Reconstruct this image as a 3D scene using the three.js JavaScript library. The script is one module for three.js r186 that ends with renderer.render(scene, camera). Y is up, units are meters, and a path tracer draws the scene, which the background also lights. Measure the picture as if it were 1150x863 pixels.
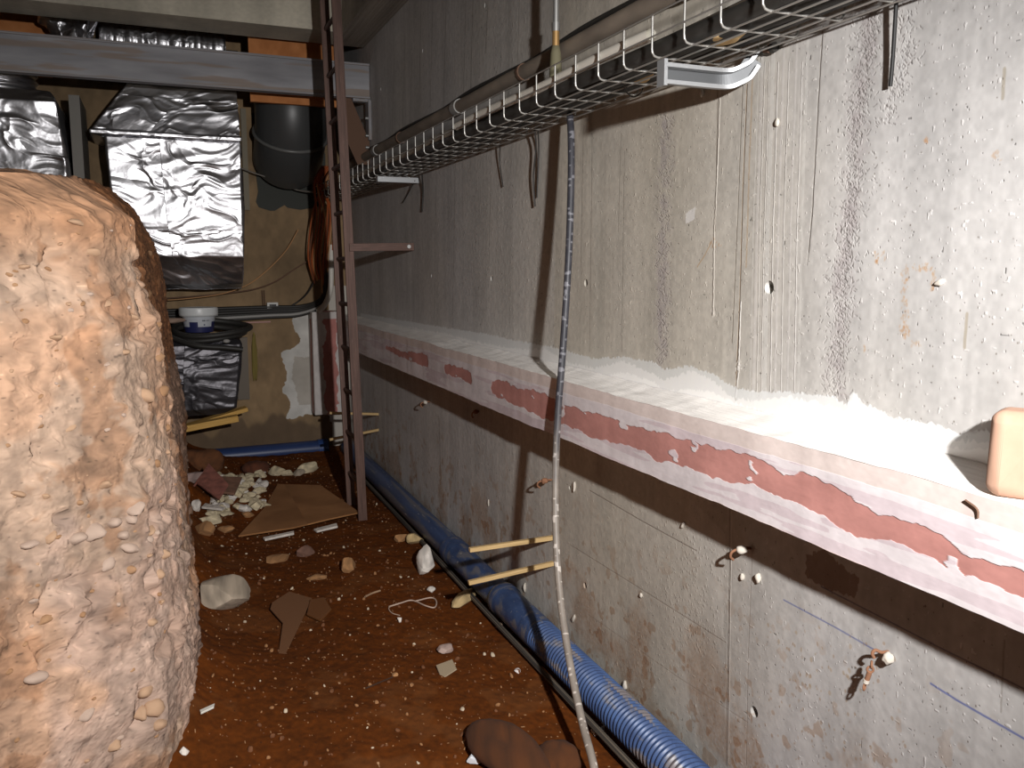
import * as THREE from 'three';
import { RoundedBoxGeometry } from 'three/addons/geometries/RoundedBoxGeometry.js';
import { mergeGeometries, mergeVertices, toCreasedNormals } from 'three/addons/utils/BufferGeometryUtils.js';

// ------------------------------------------------------------------ camera, light, exposure
const FOCAL = 960, CX = 575, CY = 431.5, EYE = 1.55;          // pixels of the 1150 x 863 frame
const PITCH = 7.741 * Math.PI / 180, YAW = 22.384 * Math.PI / 180;
const scene = new THREE.Scene();
scene.background = new THREE.Color(0x000000);
const camera = new THREE.PerspectiveCamera(2 * Math.atan(CY / FOCAL) * 180 / Math.PI, 1150 / 863, 0.05, 60);
camera.rotation.order = 'YXZ';
camera.position.set(0, EYE, 0);
camera.rotation.set(-PITCH, -YAW, 0);
scene.add(camera);
const renderer = new THREE.WebGLRenderer({ antialias: true });
renderer.toneMapping = THREE.LinearToneMapping;
renderer.toneMappingExposure = 1.0;
renderer.shadowMap.enabled = true;
renderer.shadowMap.type = THREE.PCFSoftShadowMap;
const LAMP = new THREE.Vector3(0.57, 1.95, 0.26);              // the work lamp beside the photographer
const spot = new THREE.SpotLight(0xfffcfa, 45, 0, 48 * Math.PI / 180, 1, 2);
spot.name = 'work_lamp_beam';
spot.position.copy(LAMP); spot.position.z -= 0.03;
spot.target.position.set(0.79, 0.28, -4.74);
spot.castShadow = true; spot.shadow.mapSize.set(2048, 2048); spot.shadow.radius = 1.6; spot.shadow.bias = -0.0005;
scene.add(spot, spot.target);

// ------------------------------------------------------------------ helpers
const W = 1.46;                                               // the concrete wall's face
const ZB = -7.15;                                             // the back wall's face
let seed = 12345;
const rnd = () => { seed = (seed + 0x6D2B79F5) | 0; let t = Math.imul(seed ^ (seed >>> 15), 1 | seed); t = (t + Math.imul(t ^ (t >>> 7), 61 | t)) ^ t; return ((t ^ (t >>> 14)) >>> 0) / 4294967296; };
const rr = (a, b) => a + (b - a) * rnd();
const V = (x, y, z) => new THREE.Vector3(x, y, z);
const clamp = (x, a = 0, b = 1) => Math.min(b, Math.max(a, x));
const sst = (a, b, x) => { const t = clamp((x - a) / (b - a)); return t * t * (3 - 2 * t); };
const mix = (a, b, t) => a + (b - a) * t;
const TAB = new Float32Array(65536); for (let i = 0; i < 65536; i++) TAB[i] = rnd();
const h2 = (x, y) => TAB[(x & 255) | ((y & 255) << 8)];
function n2(x, y) { const xi = Math.floor(x), yi = Math.floor(y); let u = x - xi, v = y - yi; u = u * u * (3 - 2 * u); v = v * v * (3 - 2 * v); const a = h2(xi, yi), b = h2(xi + 1, yi), c = h2(xi, yi + 1), d = h2(xi + 1, yi + 1); return a + (b - a) * u + (c - a) * v + (a - b - c + d) * u * v; }
function fbm(x, y, o = 4) { let s = 0, a = 0.5, t = 0; for (let i = 0; i < o; i++) { s += a * n2(x, y); t += a; a *= 0.5; x = x * 2.03 + 17.1; y = y * 2.03 + 5.3; } return s / t; }
const h3 = (x, y, z) => TAB[((x + Math.imul(z, 57)) & 255) | (((y + Math.imul(z, 131)) & 255) << 8)];
function n3(x, y, z) {
  const xi = Math.floor(x), yi = Math.floor(y), zi = Math.floor(z); let u = x - xi, v = y - yi, w = z - zi; u = u * u * (3 - 2 * u); v = v * v * (3 - 2 * v); w = w * w * (3 - 2 * w);
  const f = (k) => { const a = h3(xi, yi, k), b = h3(xi + 1, yi, k), c = h3(xi, yi + 1, k), d = h3(xi + 1, yi + 1, k); return a + (b - a) * u + (c - a) * v + (a - b - c + d) * u * v; };
  const p = f(zi), q = f(zi + 1); return p + (q - p) * w;
}
function fbm3(x, y, z, o = 4) { let s = 0, a = 0.5, t = 0; for (let i = 0; i < o; i++) { s += a * n3(x, y, z); t += a; a *= 0.5; x = x * 2.03 + 3.1; y = y * 2.03 + 7.7; z = z * 2.03 + 1.3; } return s / t; }

// where a sight line of the photograph meets a plane of the place
const _F = V(Math.sin(YAW) * Math.cos(PITCH), -Math.sin(PITCH), -Math.cos(YAW) * Math.cos(PITCH)), _R = V(Math.cos(YAW), 0, Math.sin(YAW)), _U = _R.clone().cross(_F);
const sight = (x, y) => _F.clone().addScaledVector(_R, (x - CX) / FOCAL).addScaledVector(_U, -(y - CY) / FOCAL);
const eye = V(0, EYE, 0);
const onX = (x, y, X) => { const d = sight(x, y); return eye.clone().addScaledVector(d, X / d.x); };
const onY = (x, y, Y) => { const d = sight(x, y); return eye.clone().addScaledVector(d, (Y - EYE) / d.y); };
const onZ = (x, y, Z) => { const d = sight(x, y); return eye.clone().addScaledVector(d, Z / d.z); };

const used = {};
const numbered = (n) => { const k = used[n] = (used[n] || 0) + 1; return k === 1 ? n : n + '_' + String(k - 1).padStart(3, '0'); };
function tag(o, label, category, group) { o.userData.label = label; o.userData.category = category; if (group) o.userData.group = group; return o; }
function thing(name, label, category, pos = [0, 0, 0], group) { const g = new THREE.Group(); g.name = numbered(name); g.position.set(...pos); tag(g, label, category, group); scene.add(g); return g; }
function part(name, geo, mat, parent) { const m = new THREE.Mesh(geo, mat); m.name = name; m.castShadow = m.receiveShadow = true; parent.add(m); return m; }
function solo(name, geo, mat, label, category, group) { const m = new THREE.Mesh(geo, mat); m.name = numbered(name); m.castShadow = m.receiveShadow = true; tag(m, label, category, group); scene.add(m); return m; }
function struct(name, geo, mat) { const m = new THREE.Mesh(geo, mat); m.name = name; m.castShadow = m.receiveShadow = true; m.userData.kind = 'structure'; scene.add(m); return m; }
const bx = (x0, x1, y0, y1, z0, z1) => { const g = new THREE.BoxGeometry(x1 - x0, y1 - y0, z1 - z0); g.translate((x0 + x1) / 2, (y0 + y1) / 2, (z0 + z1) / 2); return g; };
const rbx = (w, h, d, r = 0.004, s = 2) => new RoundedBoxGeometry(w, h, d, s, r);
const tube = (pts, r, seg = 40, rad = 8, closed = false) => new THREE.TubeGeometry(new THREE.CatmullRomCurve3(pts, closed, 'catmullrom', 0.5), seg, r, rad, closed);
function rod(a, b, r, rad = 10) { const d = b.clone().sub(a), L = d.length(); const g = new THREE.CylinderGeometry(r, r, L, rad); g.applyQuaternion(new THREE.Quaternion().setFromUnitVectors(V(0, 1, 0), d.normalize())); g.translate((a.x + b.x) / 2, (a.y + b.y) / 2, (a.z + b.z) / 2); return g; }
function barBetween(a, b, w, h, r = 0.003) { const d = b.clone().sub(a), L = d.length(); const g = rbx(w, h, L, r); g.applyQuaternion(new THREE.Quaternion().setFromRotationMatrix(new THREE.Matrix4().lookAt(a, b, Math.abs(d.y) > 0.9 * L ? V(1, 0, 0) : V(0, 1, 0)))); g.translate((a.x + b.x) / 2, (a.y + b.y) / 2, (a.z + b.z) / 2); return g; }
const plain = (gs) => mergeGeometries(gs.map(g => { const n = g.index ? g.toNonIndexed() : g; for (const k of Object.keys(n.attributes)) if (!['position', 'normal', 'uv'].includes(k)) n.deleteAttribute(k); return n; }));
function rockGeo(sx, sy, sz, k, detail = 3, rough = 0.35, facets = 0) {
  let g = new THREE.IcosahedronGeometry(1, detail); g.deleteAttribute('uv'); g.deleteAttribute('normal'); g = mergeVertices(g, 1e-4);
  const p = g.attributes.position, v = V(), cuts = []; if (facets) for (let i = 0; i < facets; i++) { const a = h2(i * 3 + k * 17, k) * 6.28, b = h2(i + 91, k * 5 + 3) * 2 - 1; cuts.push([V(Math.cos(a) * Math.sqrt(1 - b * b), b, Math.sin(a) * Math.sqrt(1 - b * b)), (.5 + .22 * h2(k, i * 7))]); }
  for (let i = 0; i < p.count; i++) {
    v.fromBufferAttribute(p, i); const n = v.clone();
    let r = 1 - rough + rough * 2 * fbm3(n.x * 1.3 + k * 7.3, n.y * 1.3 + k * 3.1, n.z * 1.3 + k, 3);
    r -= 0.25 * rough * Math.abs(fbm3(n.x * 3 + k, n.y * 3, n.z * 3 + k * 5, 2) - 0.5);
    v.multiplyScalar(r); for (const [cn, cd] of cuts) { const q = v.dot(cn); if (q > cd) v.addScaledVector(cn, (cd - q) * .9); } p.setXYZ(i, v.x * sx, v.y * sy, v.z * sz);
  }
  g.computeVertexNormals(); const uv = new Float32Array(p.count * 2); for (let i = 0; i < p.count; i++) { uv[2 * i] = p.getX(i) + p.getZ(i) * 0.6; uv[2 * i + 1] = p.getY(i) + p.getZ(i) * 0.4; }
  g.setAttribute('uv', new THREE.BufferAttribute(uv, 2)); return facets ? toCreasedNormals(g, .55) : g;
}
// extruded flat piece from an outline on a horizontal plane
function slabGeo(outline, t) { const s = new THREE.Shape(outline.map(p => new THREE.Vector2(p[0], -p[1]))); const g = new THREE.ExtrudeGeometry(s, { depth: t, bevelEnabled: true, bevelSize: 0.0015, bevelThickness: 0.0015, bevelSegments: 1 }); g.rotateX(-Math.PI / 2); return g; }
function tex(w, h, fn, srgb = true, repeat) {
  const d = new Uint8Array(w * h * 4);
  for (let y = 0; y < h; y++) for (let x = 0; x < w; x++) { const c = fn(x / w, y / h), i = (y * w + x) * 4; if (typeof c === 'number') { d[i] = d[i + 1] = d[i + 2] = clamp(c, 0, 255); } else { d[i] = clamp(c[0], 0, 255); d[i + 1] = clamp(c[1], 0, 255); d[i + 2] = clamp(c[2], 0, 255); } d[i + 3] = 255; }
  const t = new THREE.DataTexture(d, w, h); t.magFilter = THREE.LinearFilter; t.minFilter = THREE.LinearFilter; if (srgb) t.colorSpace = THREE.SRGBColorSpace; t.wrapS = t.wrapT = THREE.RepeatWrapping; if (repeat) t.repeat.set(...repeat); t.needsUpdate = true; return t;
}
const std = (o) => new THREE.MeshStandardMaterial(o);

// ------------------------------------------------------------------ concrete wall on the right: painted marks are drawn in wall coordinates
const YT = 3.7;
function wallTextures(z0, z1, w, h, marks, tone) {
  const cv = document.createElement('canvas'); cv.width = w; cv.height = h; const c = cv.getContext('2d');
  const cb = document.createElement('canvas'); cb.width = w; cb.height = h; const b = cb.getContext('2d');
  const im = c.createImageData(w, h), ib = b.createImageData(w, h);
  const zs = (z0 - z1) / w, ys = YT / h;
  for (let j = 0; j < h; j++) for (let i = 0; i < w; i++) {
    const z = z0 - i * zs, y = YT - j * ys, k = (j * w + i) * 4;
    const big = fbm(z * 0.9 + 3, y * 0.7 + 9, 3) - 0.5, mid = fbm(z * 6 + 1, y * 5, 4) - 0.5, fine = fbm(z * 60, y * 60, 2) - 0.5;
    const streak = fbm(z * 14 + 40, y * 0.45 + 2, 3) - 0.5, sf = fbm(z * 70 + 4, y * 0.9, 2) - 0.5;
    let L = 1 + big * 0.16 + mid * 0.11 + fine * 0.10 + streak * 0.13 + sf * 0.05;
    const warm = tone(z, y);                                   // 0 pinkish white grey ... 1 olive tan
    let r = mix(188, 190, warm), g = mix(186, 182, warm), bl = mix(184, 166, warm);
    // mud splashed on the lower wall: blotches with edges of their own
    const mud = sst(0.50, 0.66, fbm(z * 5 + 11, y * 5, 6) + 0.35 * (0.22 - y)) * sst(0.6, 0.3, y) * (0.6 + 0.8 * n2(z * 150, y * 150));
    const mud2 = sst(0.66, 0.70, fbm(z * 22 + 5, y * 22 + 8, 3)) * sst(0.8, 0.3, y);
    const M = clamp(mud * 0.36 + mud2 * 0.4);
    r = mix(r, 148, M); g = mix(g, 112, M); bl = mix(bl, 84, M);
    const pit = h2((i * 7 + j * 13) >> 2, (j * 5 + i) >> 2);
    let bu = 128 + fine * 40 + mid * 30 + sf * 8;
    const sp = n2(z * 120 + 30, y * 120); if (sp > 0.93) { L *= 1.10; bu += 50; } else if (sp < 0.035) { L *= 0.72; bu -= 60; }
    im.data[k] = clamp(r * L, 0, 255); im.data[k + 1] = clamp(g * L, 0, 255); im.data[k + 2] = clamp(bl * L, 0, 255); im.data[k + 3] = 255;
    ib.data[k] = ib.data[k + 1] = ib.data[k + 2] = clamp(bu, 0, 255); ib.data[k + 3] = 255;
  }
  c.putImageData(im, 0, 0); b.putImageData(ib, 0, 0);
  const P = (x, y) => { const p = onX(x, y, W); return [(z0 - p.z) / zs, (YT - p.y) / ys]; };
  const mm = 0.001 / ys;
  // a line of photograph points, broken up at a fine scale so that it wanders as a drip does
  function line(ctx, pts, wmm, style, jit = 1.2) { ctx.strokeStyle = style; ctx.lineWidth = wmm * mm; ctx.lineCap = 'round'; ctx.lineJoin = 'round'; ctx.beginPath(); const q = pts.map(p => P(...p)); ctx.moveTo(...q[0]); for (let i = 1; i < q.length; i++) { const n = Math.max(2, Math.round(Math.hypot(q[i][0] - q[i - 1][0], q[i][1] - q[i - 1][1]) / (9 * mm))); for (let s = 1; s <= n; s++) ctx.lineTo(mix(q[i - 1][0], q[i][0], s / n) + (rnd() - 0.5) * jit * mm, mix(q[i - 1][1], q[i][1], s / n)); } ctx.stroke(); }
  function area(ctx, pts, style, rough = 0) { ctx.fillStyle = style; ctx.beginPath(); const q = pts.map(p => P(...p)); for (let i = 0; i < q.length; i++) { const a = q[i], e = q[(i + 1) % q.length], n = Math.max(1, Math.round(Math.hypot(e[0] - a[0], e[1] - a[1]) / (8 * mm))); for (let s = 0; s < n; s++) { const x = mix(a[0], e[0], s / n) + (rnd() - 0.5) * rough * mm, y = mix(a[1], e[1], s / n) + (rnd() - 0.5) * rough * mm; i || s ? ctx.lineTo(x, y) : ctx.moveTo(x, y); } } ctx.closePath(); ctx.fill(); }
  function dots(ctx, x, y, sx, sy, n, r0, r1, style) { ctx.fillStyle = style; for (let i = 0; i < n; i++) { const [a, d] = P(x + (rnd() + rnd() + rnd() - 1.5) * sx, y + (rnd() - 0.5) * 2 * sy); ctx.beginPath(); ctx.ellipse(a, d, rr(r0, r1) * mm, rr(r0, r1) * mm, rnd() * 3, 0, 7); ctx.fill(); } }
  marks({ c, b, line, area, dots, P, mm });
  const mk = (cv2, s) => { const t = new THREE.CanvasTexture(cv2); if (s) t.colorSpace = THREE.SRGBColorSpace; t.wrapS = t.wrapT = THREE.ClampToEdgeWrapping; return t; };
  return { map: mk(cv, true), bumpMap: mk(cb, false) };
}
const SKIM = [[405, 352], [440, 358], [500, 368], [545, 375], [585, 384], [612, 388], [640, 395], [668, 403], [700, 401], [735, 407], [745, 415], [775, 411], [800, 420], [825, 435], [850, 440], [880, 440], [935, 445], [950, 454], [958, 440], [970, 452], [1005, 470], [1045, 475], [1075, 487], [1108, 482], [1150, 500], [1230, 515], [1230, 640], [1150, 620], [900, 530], [620, 440], [405, 380]];
function wallMarks(near) {
  return ({ c, b, line, area, dots }) => {
    const two = (pts, w, col, dep, jit) => { line(c, pts, w, col, jit); if (dep) line(b, pts, Math.max(w, 1.5), dep > 0 ? `rgba(255,255,255,${dep})` : `rgba(0,0,0,${-dep})`, jit); };
    // vertical lime washes and drips left by water
    for (const [x, w, a] of [[850, 14, .25], [862, 22, .3], [874, 10, .25], [888, 8, .22], [900, 12, .16], [846, 5, .3]]) two([[x + 7, 40], [x, 250], [x - 4, 445]], w, `rgba(222,220,218,${a})`, 0.08, 3);
    for (const [x, w] of [[868, 3], [858, 2], [880, 2], [895, 2], [853, 2]]) two([[x + 6, 70], [x, 260], [x - 3, 440]], w, 'rgba(232,230,228,.6)', 0.6, 2);
    two([[839, 95], [834, 220], [831, 330], [826, 450]], 5, 'rgba(120,98,74,.75)', -0.4, 2);
    two([[834, 95], [829, 230], [822, 385]], 3, 'rgba(92,80,66,.7)', -0.4, 2);
    two([[845, 90], [841, 200], [838, 300]], 7, 'rgba(160,122,82,.35)', 0, 3);
    two([[832, 340], [829, 420], [826, 446]], 7, 'rgba(230,228,224,.7)', 0.8, 3);
    two([[809, 88], [806, 180], [802, 262], [801, 352]], 7, 'rgba(214,208,198,.8)', 0.9, 3); two([[806, 90], [803, 260]], 3, 'rgba(96,84,70,.6)', -0.3, 2);
    dots(c, 801, 352, 2, 4, 10, 2, 5, 'rgba(214,208,198,.8)'); dots(b, 801, 352, 2, 4, 10, 2, 5, 'rgba(255,255,255,.7)');
    dots(c, 829, 412, 2.5, 7, 16, 2, 5, 'rgba(224,220,214,.8)'); dots(b, 829, 412, 2.5, 7, 16, 2, 5, 'rgba(255,255,255,.7)');
    two([[924, 30], [918, 130], [912, 240], [908, 283]], 5, 'rgba(122,116,110,.8)', -0.5, 2); two([[908, 283], [906, 298]], 3, 'rgba(150,146,140,.8)', -0.4, 2);
    two([[552, 120], [549, 290]], 4, 'rgba(108,102,92,.5)', -0.2, 2);
    for (const [x, y0, y1, a] of [[662, 150, 395, .4], [698, 170, 395, .35], [652, 140, 300, .4], [694, 150, 260, .25], [508, 180, 370, .4], [487, 190, 365, .35], [470, 0, 140, .6], [483, 0, 120, .5], [498, 0, 120, .6], [520, 0, 120, .5], [528, 0, 115, .6], [545, 0, 60, .6], [580, 0, 100, .4], [440, 60, 150, .5], [452, 40, 150, .5], [460, 60, 150, .4]]) two([[x + 3, y0], [x, y1]], 4, `rgba(84,78,70,${a})`, -0.2, 2);
    // rough honeycombed bands of aggregate
    const band = (pts, sx, n, a) => { for (let i = 0; i < n; i++) { const t = rnd() * (pts.length - 1), k = Math.floor(t), f = t - k, x = mix(pts[k][0], pts[k + 1][0], f) + (rnd() + rnd() + rnd() - 1.5) * sx, y = mix(pts[k][1], pts[k + 1][1], f); const q = [[x, y], [x + rr(-3, 3), y + rr(-3, 4)]]; line(c, q, rr(1, 3), `rgba(${rnd() < 0.5 ? '96,90,88' : '146,140,138'},${a})`, 2); line(b, q, rr(1.5, 3.5), 'rgba(0,0,0,.5)', 2); } };
    const wide = (pts, sx, n) => { for (let i = 0; i < n; i++) { const t = rnd() * (pts.length - 1), k = Math.floor(t), f = t - k; dots(c, mix(pts[k][0], pts[k + 1][0], f), mix(pts[k][1], pts[k + 1][1], f), sx, 8, 1, 10, 26, 'rgba(150,145,144,.12)'); } };
    const b1 = [[978, 10], [966, 110], [955, 230], [945, 330], [936, 445]], b2 = [[748, 130], [746, 240], [745, 330], [742, 412]];
    wide(b1, 12, 200); band(b1, 20, 900, .3); band(b1, 9, 600, .38); band([[1015, 0], [1020, 70], [990, 140]], 16, 220, .35);
    wide(b2, 8, 220); band(b2, 9, 420, .35);
    // rust
    const rust = (x, y, sx, sy, n, a) => dots(c, x, y, sx, sy, n, 1.5, 5, `rgba(166,116,72,${a * .8})`);
    rust(1016, 340, 4, 42, 70, .28); rust(1033, 300, 10, 4, 22, .3); rust(1048, 312, 2.5, 14, 24, .3); rust(1030, 386, 9, 3, 12, .2); rust(1016, 372, 5, 5, 16, .35);
    rust(1040, 157, 3, 3, 12, .35); rust(1117, 175, 6, 5, 12, .22); rust(985, 289, 3, 7, 14, .4); rust(992, 288, 5, 5, 8, .2); rust(970, 391, 3, 4, 6, .25);
    two([[799, 272], [792, 286], [783, 300]], 3, 'rgba(168,116,62,.55)', 0, 2); rust(800, 272, 4, 6, 14, .35); rust(808, 275, 5, 3, 8, .3);
    // grey smears, filler dabs, dark pores
    two([[1128, 78], [1126, 110]], 9, 'rgba(158,150,136,.8)', 0, 1); two([[1086, 353], [1083, 390]], 9, 'rgba(158,150,136,.85)', 0, 1);
    area(c, [[770, 240], [781, 232], [780, 246], [770, 252]], 'rgba(218,216,212,.85)', 3); 
    dots(c, 1040, 260, 130, 260, 130, 0.8, 2.2, 'rgba(74,64,54,.75)'); dots(b, 1040, 260, 130, 260, 60, 1, 2.5, 'rgba(0,0,0,.8)');
    dots(c, 740, 250, 100, 200, 260, 0.8, 2, 'rgba(240,236,228,.8)'); dots(b, 740, 250, 100, 200, 260, 0.8, 2, 'rgba(255,255,255,.8)');
    dots(c, 560, 250, 120, 150, 60, 1, 2.4, 'rgba(230,226,216,.7)');
    // skim plaster feathered up from the ledge, in three coats
    area(c, SKIM, 'rgba(222,224,224,.72)', 10); area(b, SKIM, 'rgba(190,190,190,.75)', 10);
    area(c, SKIM.map(([x, y], i) => [x, i < 26 ? y + 9 + 5 * Math.sin(x * .07) : y]), 'rgba(238,236,233,.7)', 14);
    area(c, SKIM.map(([x, y], i) => [x, i < 26 ? y + 22 + 5 * Math.sin(x * .05 + 1) : y]), 'rgba(246,244,241,.85)', 12);
    for (let i = 0; i < 60; i++) { const x = rr(520, 1200), y = 396 + (x - 520) * 0.243 + rr(0, 20); line(b, [[x, y], [x + rr(15, 70), y + rr(4, 18)]], rr(1, 4), `rgba(${rnd() < .5 ? '0,0,0' : '255,255,255'},.25)`, 3); }
    // one wet patch with a ragged outline on the wall below the ledge
    area(c, [[905, 625], [925, 618], [950, 640], [965, 650], [960, 672], [930, 662], [905, 648]], 'rgba(92,62,44,.45)', 10);
    // form-board joints and chalk lines
    two([[662, 551], [720, 585], [782, 619]], 3, 'rgba(92,78,70,.6)', -0.4, 1); two([[640, 612], [720, 662], [815, 722]], 2.5, 'rgba(104,86,74,.5)', -0.3, 1); two([[660, 690], [760, 760], [840, 812]], 2, 'rgba(110,90,76,.4)', -0.2, 1);
    two([[922, 659], [1000, 699], [1060, 730], [1150, 774]], 3, 'rgba(72,72,100,.6)', -0.2, 1);
    two([[880, 674], [940, 706], [985, 732]], 4, 'rgba(64,76,138,.5)', 0, 1); two([[1045, 768], [1075, 787], [1150, 830]], 4.5, 'rgba(60,74,146,.6)', 0, 1);
    two([[820, 560], [818, 690], [815, 860]], 3, 'rgba(110,98,86,.6)', -0.6, 1); two([[822, 570], [820, 690], [818, 860]], 4, 'rgba(206,198,188,.5)', 0.6, 1); two([[845, 612], [840, 740], [838, 860]], 2, 'rgba(120,106,92,.5)', -0.4, 1);
    two([[663, 540], [662, 700]], 2, 'rgba(110,96,82,.45)', -0.3, 1); two([[1128, 720], [1124, 800]], 5, 'rgba(120,112,104,.4)', 0, 2); two([[493, 470], [495, 535]], 6, 'rgba(86,78,68,.4)', 0, 3); two([[562, 470], [560, 560]], 2, 'rgba(86,78,68,.4)', 0, 2);
    area(c, [[775, 560], [815, 600], [812, 720], [790, 640], [770, 600]], 'rgba(204,200,194,.3)', 10);
    dots(b, 730, 640, 60, 120, 380, 1.5, 5, 'rgba(255,255,255,.28)'); dots(b, 780, 640, 30, 90, 300, 1.5, 6, 'rgba(255,255,255,.35)');
    dots(c, 920, 790, 90, 70, 110, 1.5, 6, 'rgba(140,104,68,.35)'); dots(c, 910, 740, 60, 40, 30, 2, 7, 'rgba(150,118,78,.3)'); dots(c, 1000, 760, 120, 90, 60, 0.8, 2.4, 'rgba(60,48,40,.7)');
  };
}
const concrete = std({ color: 0xa9a39a, roughness: 0.9 });
function concreteTex(w, h, sc, base, vary = 1, bscale = 0.003) {
  const map = tex(w, h, (u, v) => { const x = u * sc[0], y = v * sc[1]; const L = 1 + vary * ((fbm(x * 1.5, y * 1.1, 4) - 0.5) * 0.4 + (fbm(x * 11 + 7, y * 0.8, 3) - 0.5) * 0.25 + (fbm(x * 40, y * 40, 2) - 0.5) * 0.15); return base.map(b => b * L); });
  const bump = tex(w, h, (u, v) => 128 + (fbm(u * sc[0] * 30, v * sc[1] * 30, 3) - 0.5) * 120, false);
  return std({ map, bumpMap: bump, bumpScale: bscale, roughness: 0.92 });
}
const mSlab = concreteTex(512, 512, [4, 4], [168, 160, 146]);
const mSoffit = concreteTex(256, 256, [3, 3], [140, 131, 120]);
// tie holes through the skin of the wall, where the photograph shows them
const HOLES = [[864, 323, .0175], [658, 318, .014], [847, 800, .016], [657, 658, .013], [552, 313, .013], [485, 310, .012], [545, 6, .013], [475, 57, .012], [428, 100, .013], [640, 548, .009]].map(([x, y, r]) => ({ p: onX(x, y, W), r }));
function wallPanel(z0, z1, mat, parent, name) {
  const s = new THREE.Shape([new THREE.Vector2(-z0, -0.2), new THREE.Vector2(-z1, -0.2), new THREE.Vector2(-z1, YT), new THREE.Vector2(-z0, YT)]);
  for (const { p, r } of HOLES) if (p.z < z0 - 0.03 && p.z > z1 + 0.03) { const q = new THREE.Path(); q.absellipse(-p.z, p.y, r, r, 0, Math.PI * 2, true); s.holes.push(q); }
  const g = new THREE.ExtrudeGeometry(s, { depth: 0.09, bevelEnabled: false, curveSegments: 14 });
  const p = g.attributes.position, uv = g.attributes.uv;
  for (let i = 0; i < p.count; i++) { const a = p.getX(i), y = p.getY(i), d = p.getZ(i); p.setXYZ(i, W + d, y, -a); uv.setXY(i, (z0 + a) / (z0 - z1), y / YT); }
  g.computeVertexNormals();
  return part(name, g, mat, parent);
}
const wallR = new THREE.Group(); wallR.name = 'wall_right'; wallR.userData.kind = 'structure'; scene.add(wallR);
const tone = (z, y) => clamp(sst(-1.5, -2.3, z) * 0.75 + (fbm(z * 1.7, y * 0.8, 3) - 0.5) * 0.7);
const tn = wallTextures(-0.3, -3.1, 2048, 2048, wallMarks(true), tone);
const tf = wallTextures(-3.1, ZB - 0.1, 1024, 1024, wallMarks(false), (z, y) => clamp(sst(-4.6, -3.2, z) * 0.5 + (fbm(z * 1.7, y * 0.8, 3) - 0.5) * 0.6));
wallPanel(-0.3, -3.1, std({ map: tn.map, bumpMap: tn.bumpMap, bumpScale: 0.004, roughness: 0.85 }), wallR, 'wall_panel');
wallPanel(-3.1, ZB - 0.1, std({ map: tf.map, bumpMap: tf.bumpMap, bumpScale: 0.006, roughness: 0.85 }), wallR, 'wall_panel');
wallPanel(2.3, -0.3, mSlab, wallR, 'wall_panel');
part('wall_core', bx(W + 0.09, W + 0.3, -0.2, YT, ZB - 0.3, 2.3), mSlab, wallR);

// ------------------------------------------------------------------ back wall, other walls, ceiling
const mBack = (() => {
  const map = tex(1024, 1024, (u, v) => {                      // x from -3.2 to 1.5, y from -0.2 to 3.7
    const x = -3.2 + u * 4.7, y = -0.2 + v * 3.9;
    const L = 1 + (fbm(x * 2, y * 2, 4) - 0.5) * 0.5 + (fbm(x * 18, y * 12, 3) - 0.5) * 0.25;
    let c = [140 * L, 117 * L, 88 * L];
    // damp, brushed dirt of the lower part
    const e = 0.30 + (fbm(x * 6, 3, 3) - 0.5) * 0.35 - y; if (e > 0) { const t = sst(0, 0.05, e) * 0.6; c = [mix(c[0], 92, t), mix(c[1], 76, t), mix(c[2], 62, t)]; }
    // white filler spread beside the riser, ragged edge
    const d = fbm(x * 9, y * 9, 4) - 0.5, lim = y > 0.93 ? 1.04 : y > 0.86 ? mix(0.92, 1.04, (y - 0.86) / 0.07) : 0.92;
    if (x > lim + d * 0.14 && y > 0.30 + d * 0.18 && y < 1.2) c = [208 + d * 60, 206 + d * 60, 200 + d * 60];
    if (x > 1.0 + d * .1 && x < 1.13 && y > 0.42 && y < 0.82 + d * .1) c = [186 + d * 40, 180 + d * 40, 170 + d * 40];
    if (x > 1.3 && y < 1.4) c = [196, 190, 180];
    return c;
  });
  const bump = tex(512, 512, (u, v) => 128 + (fbm(u * 90, v * 75, 4) - 0.5) * 140, false);
  return std({ map, bumpMap: bump, bumpScale: 0.006, roughness: 0.95 });
})();
const wb = bx(-3.2, W + 0.04, -0.2, YT, ZB - 0.25, ZB); struct('wall_back', wb, mBack);
struct('wall_left', bx(-3.4, -3.2, -0.2, YT, ZB - 0.25, 2.3), mSlab);
struct('wall_front', bx(-3.4, W + 0.3, -0.2, YT, 2.3, 2.5), mSlab);
struct('ceiling', bx(-3.4, W + 0.3, YT, YT + 0.2, ZB - 0.3, 2.5), mSlab);
// the concrete beam that crosses above the far end and the strip it shares with the wall
const beamT = thing('concrete_beam', 'pale concrete downstand beam crossing under the ceiling at the far end', 'beam', [0, 3.12, -6.17]);
{
  const g = bx(-3.2, 1.235, 0, 0.6, -0.17, 0.17), uv = g.attributes.uv;
  part('beam', g, concreteTex(512, 128, [6, 1.2], [186, 180, 164], 0.7), beamT);
  part('wall_strip', bx(1.235, W - 0.002, 0, 0.6, -0.17, 3.1), mSoffit, beamT);
}

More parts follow.
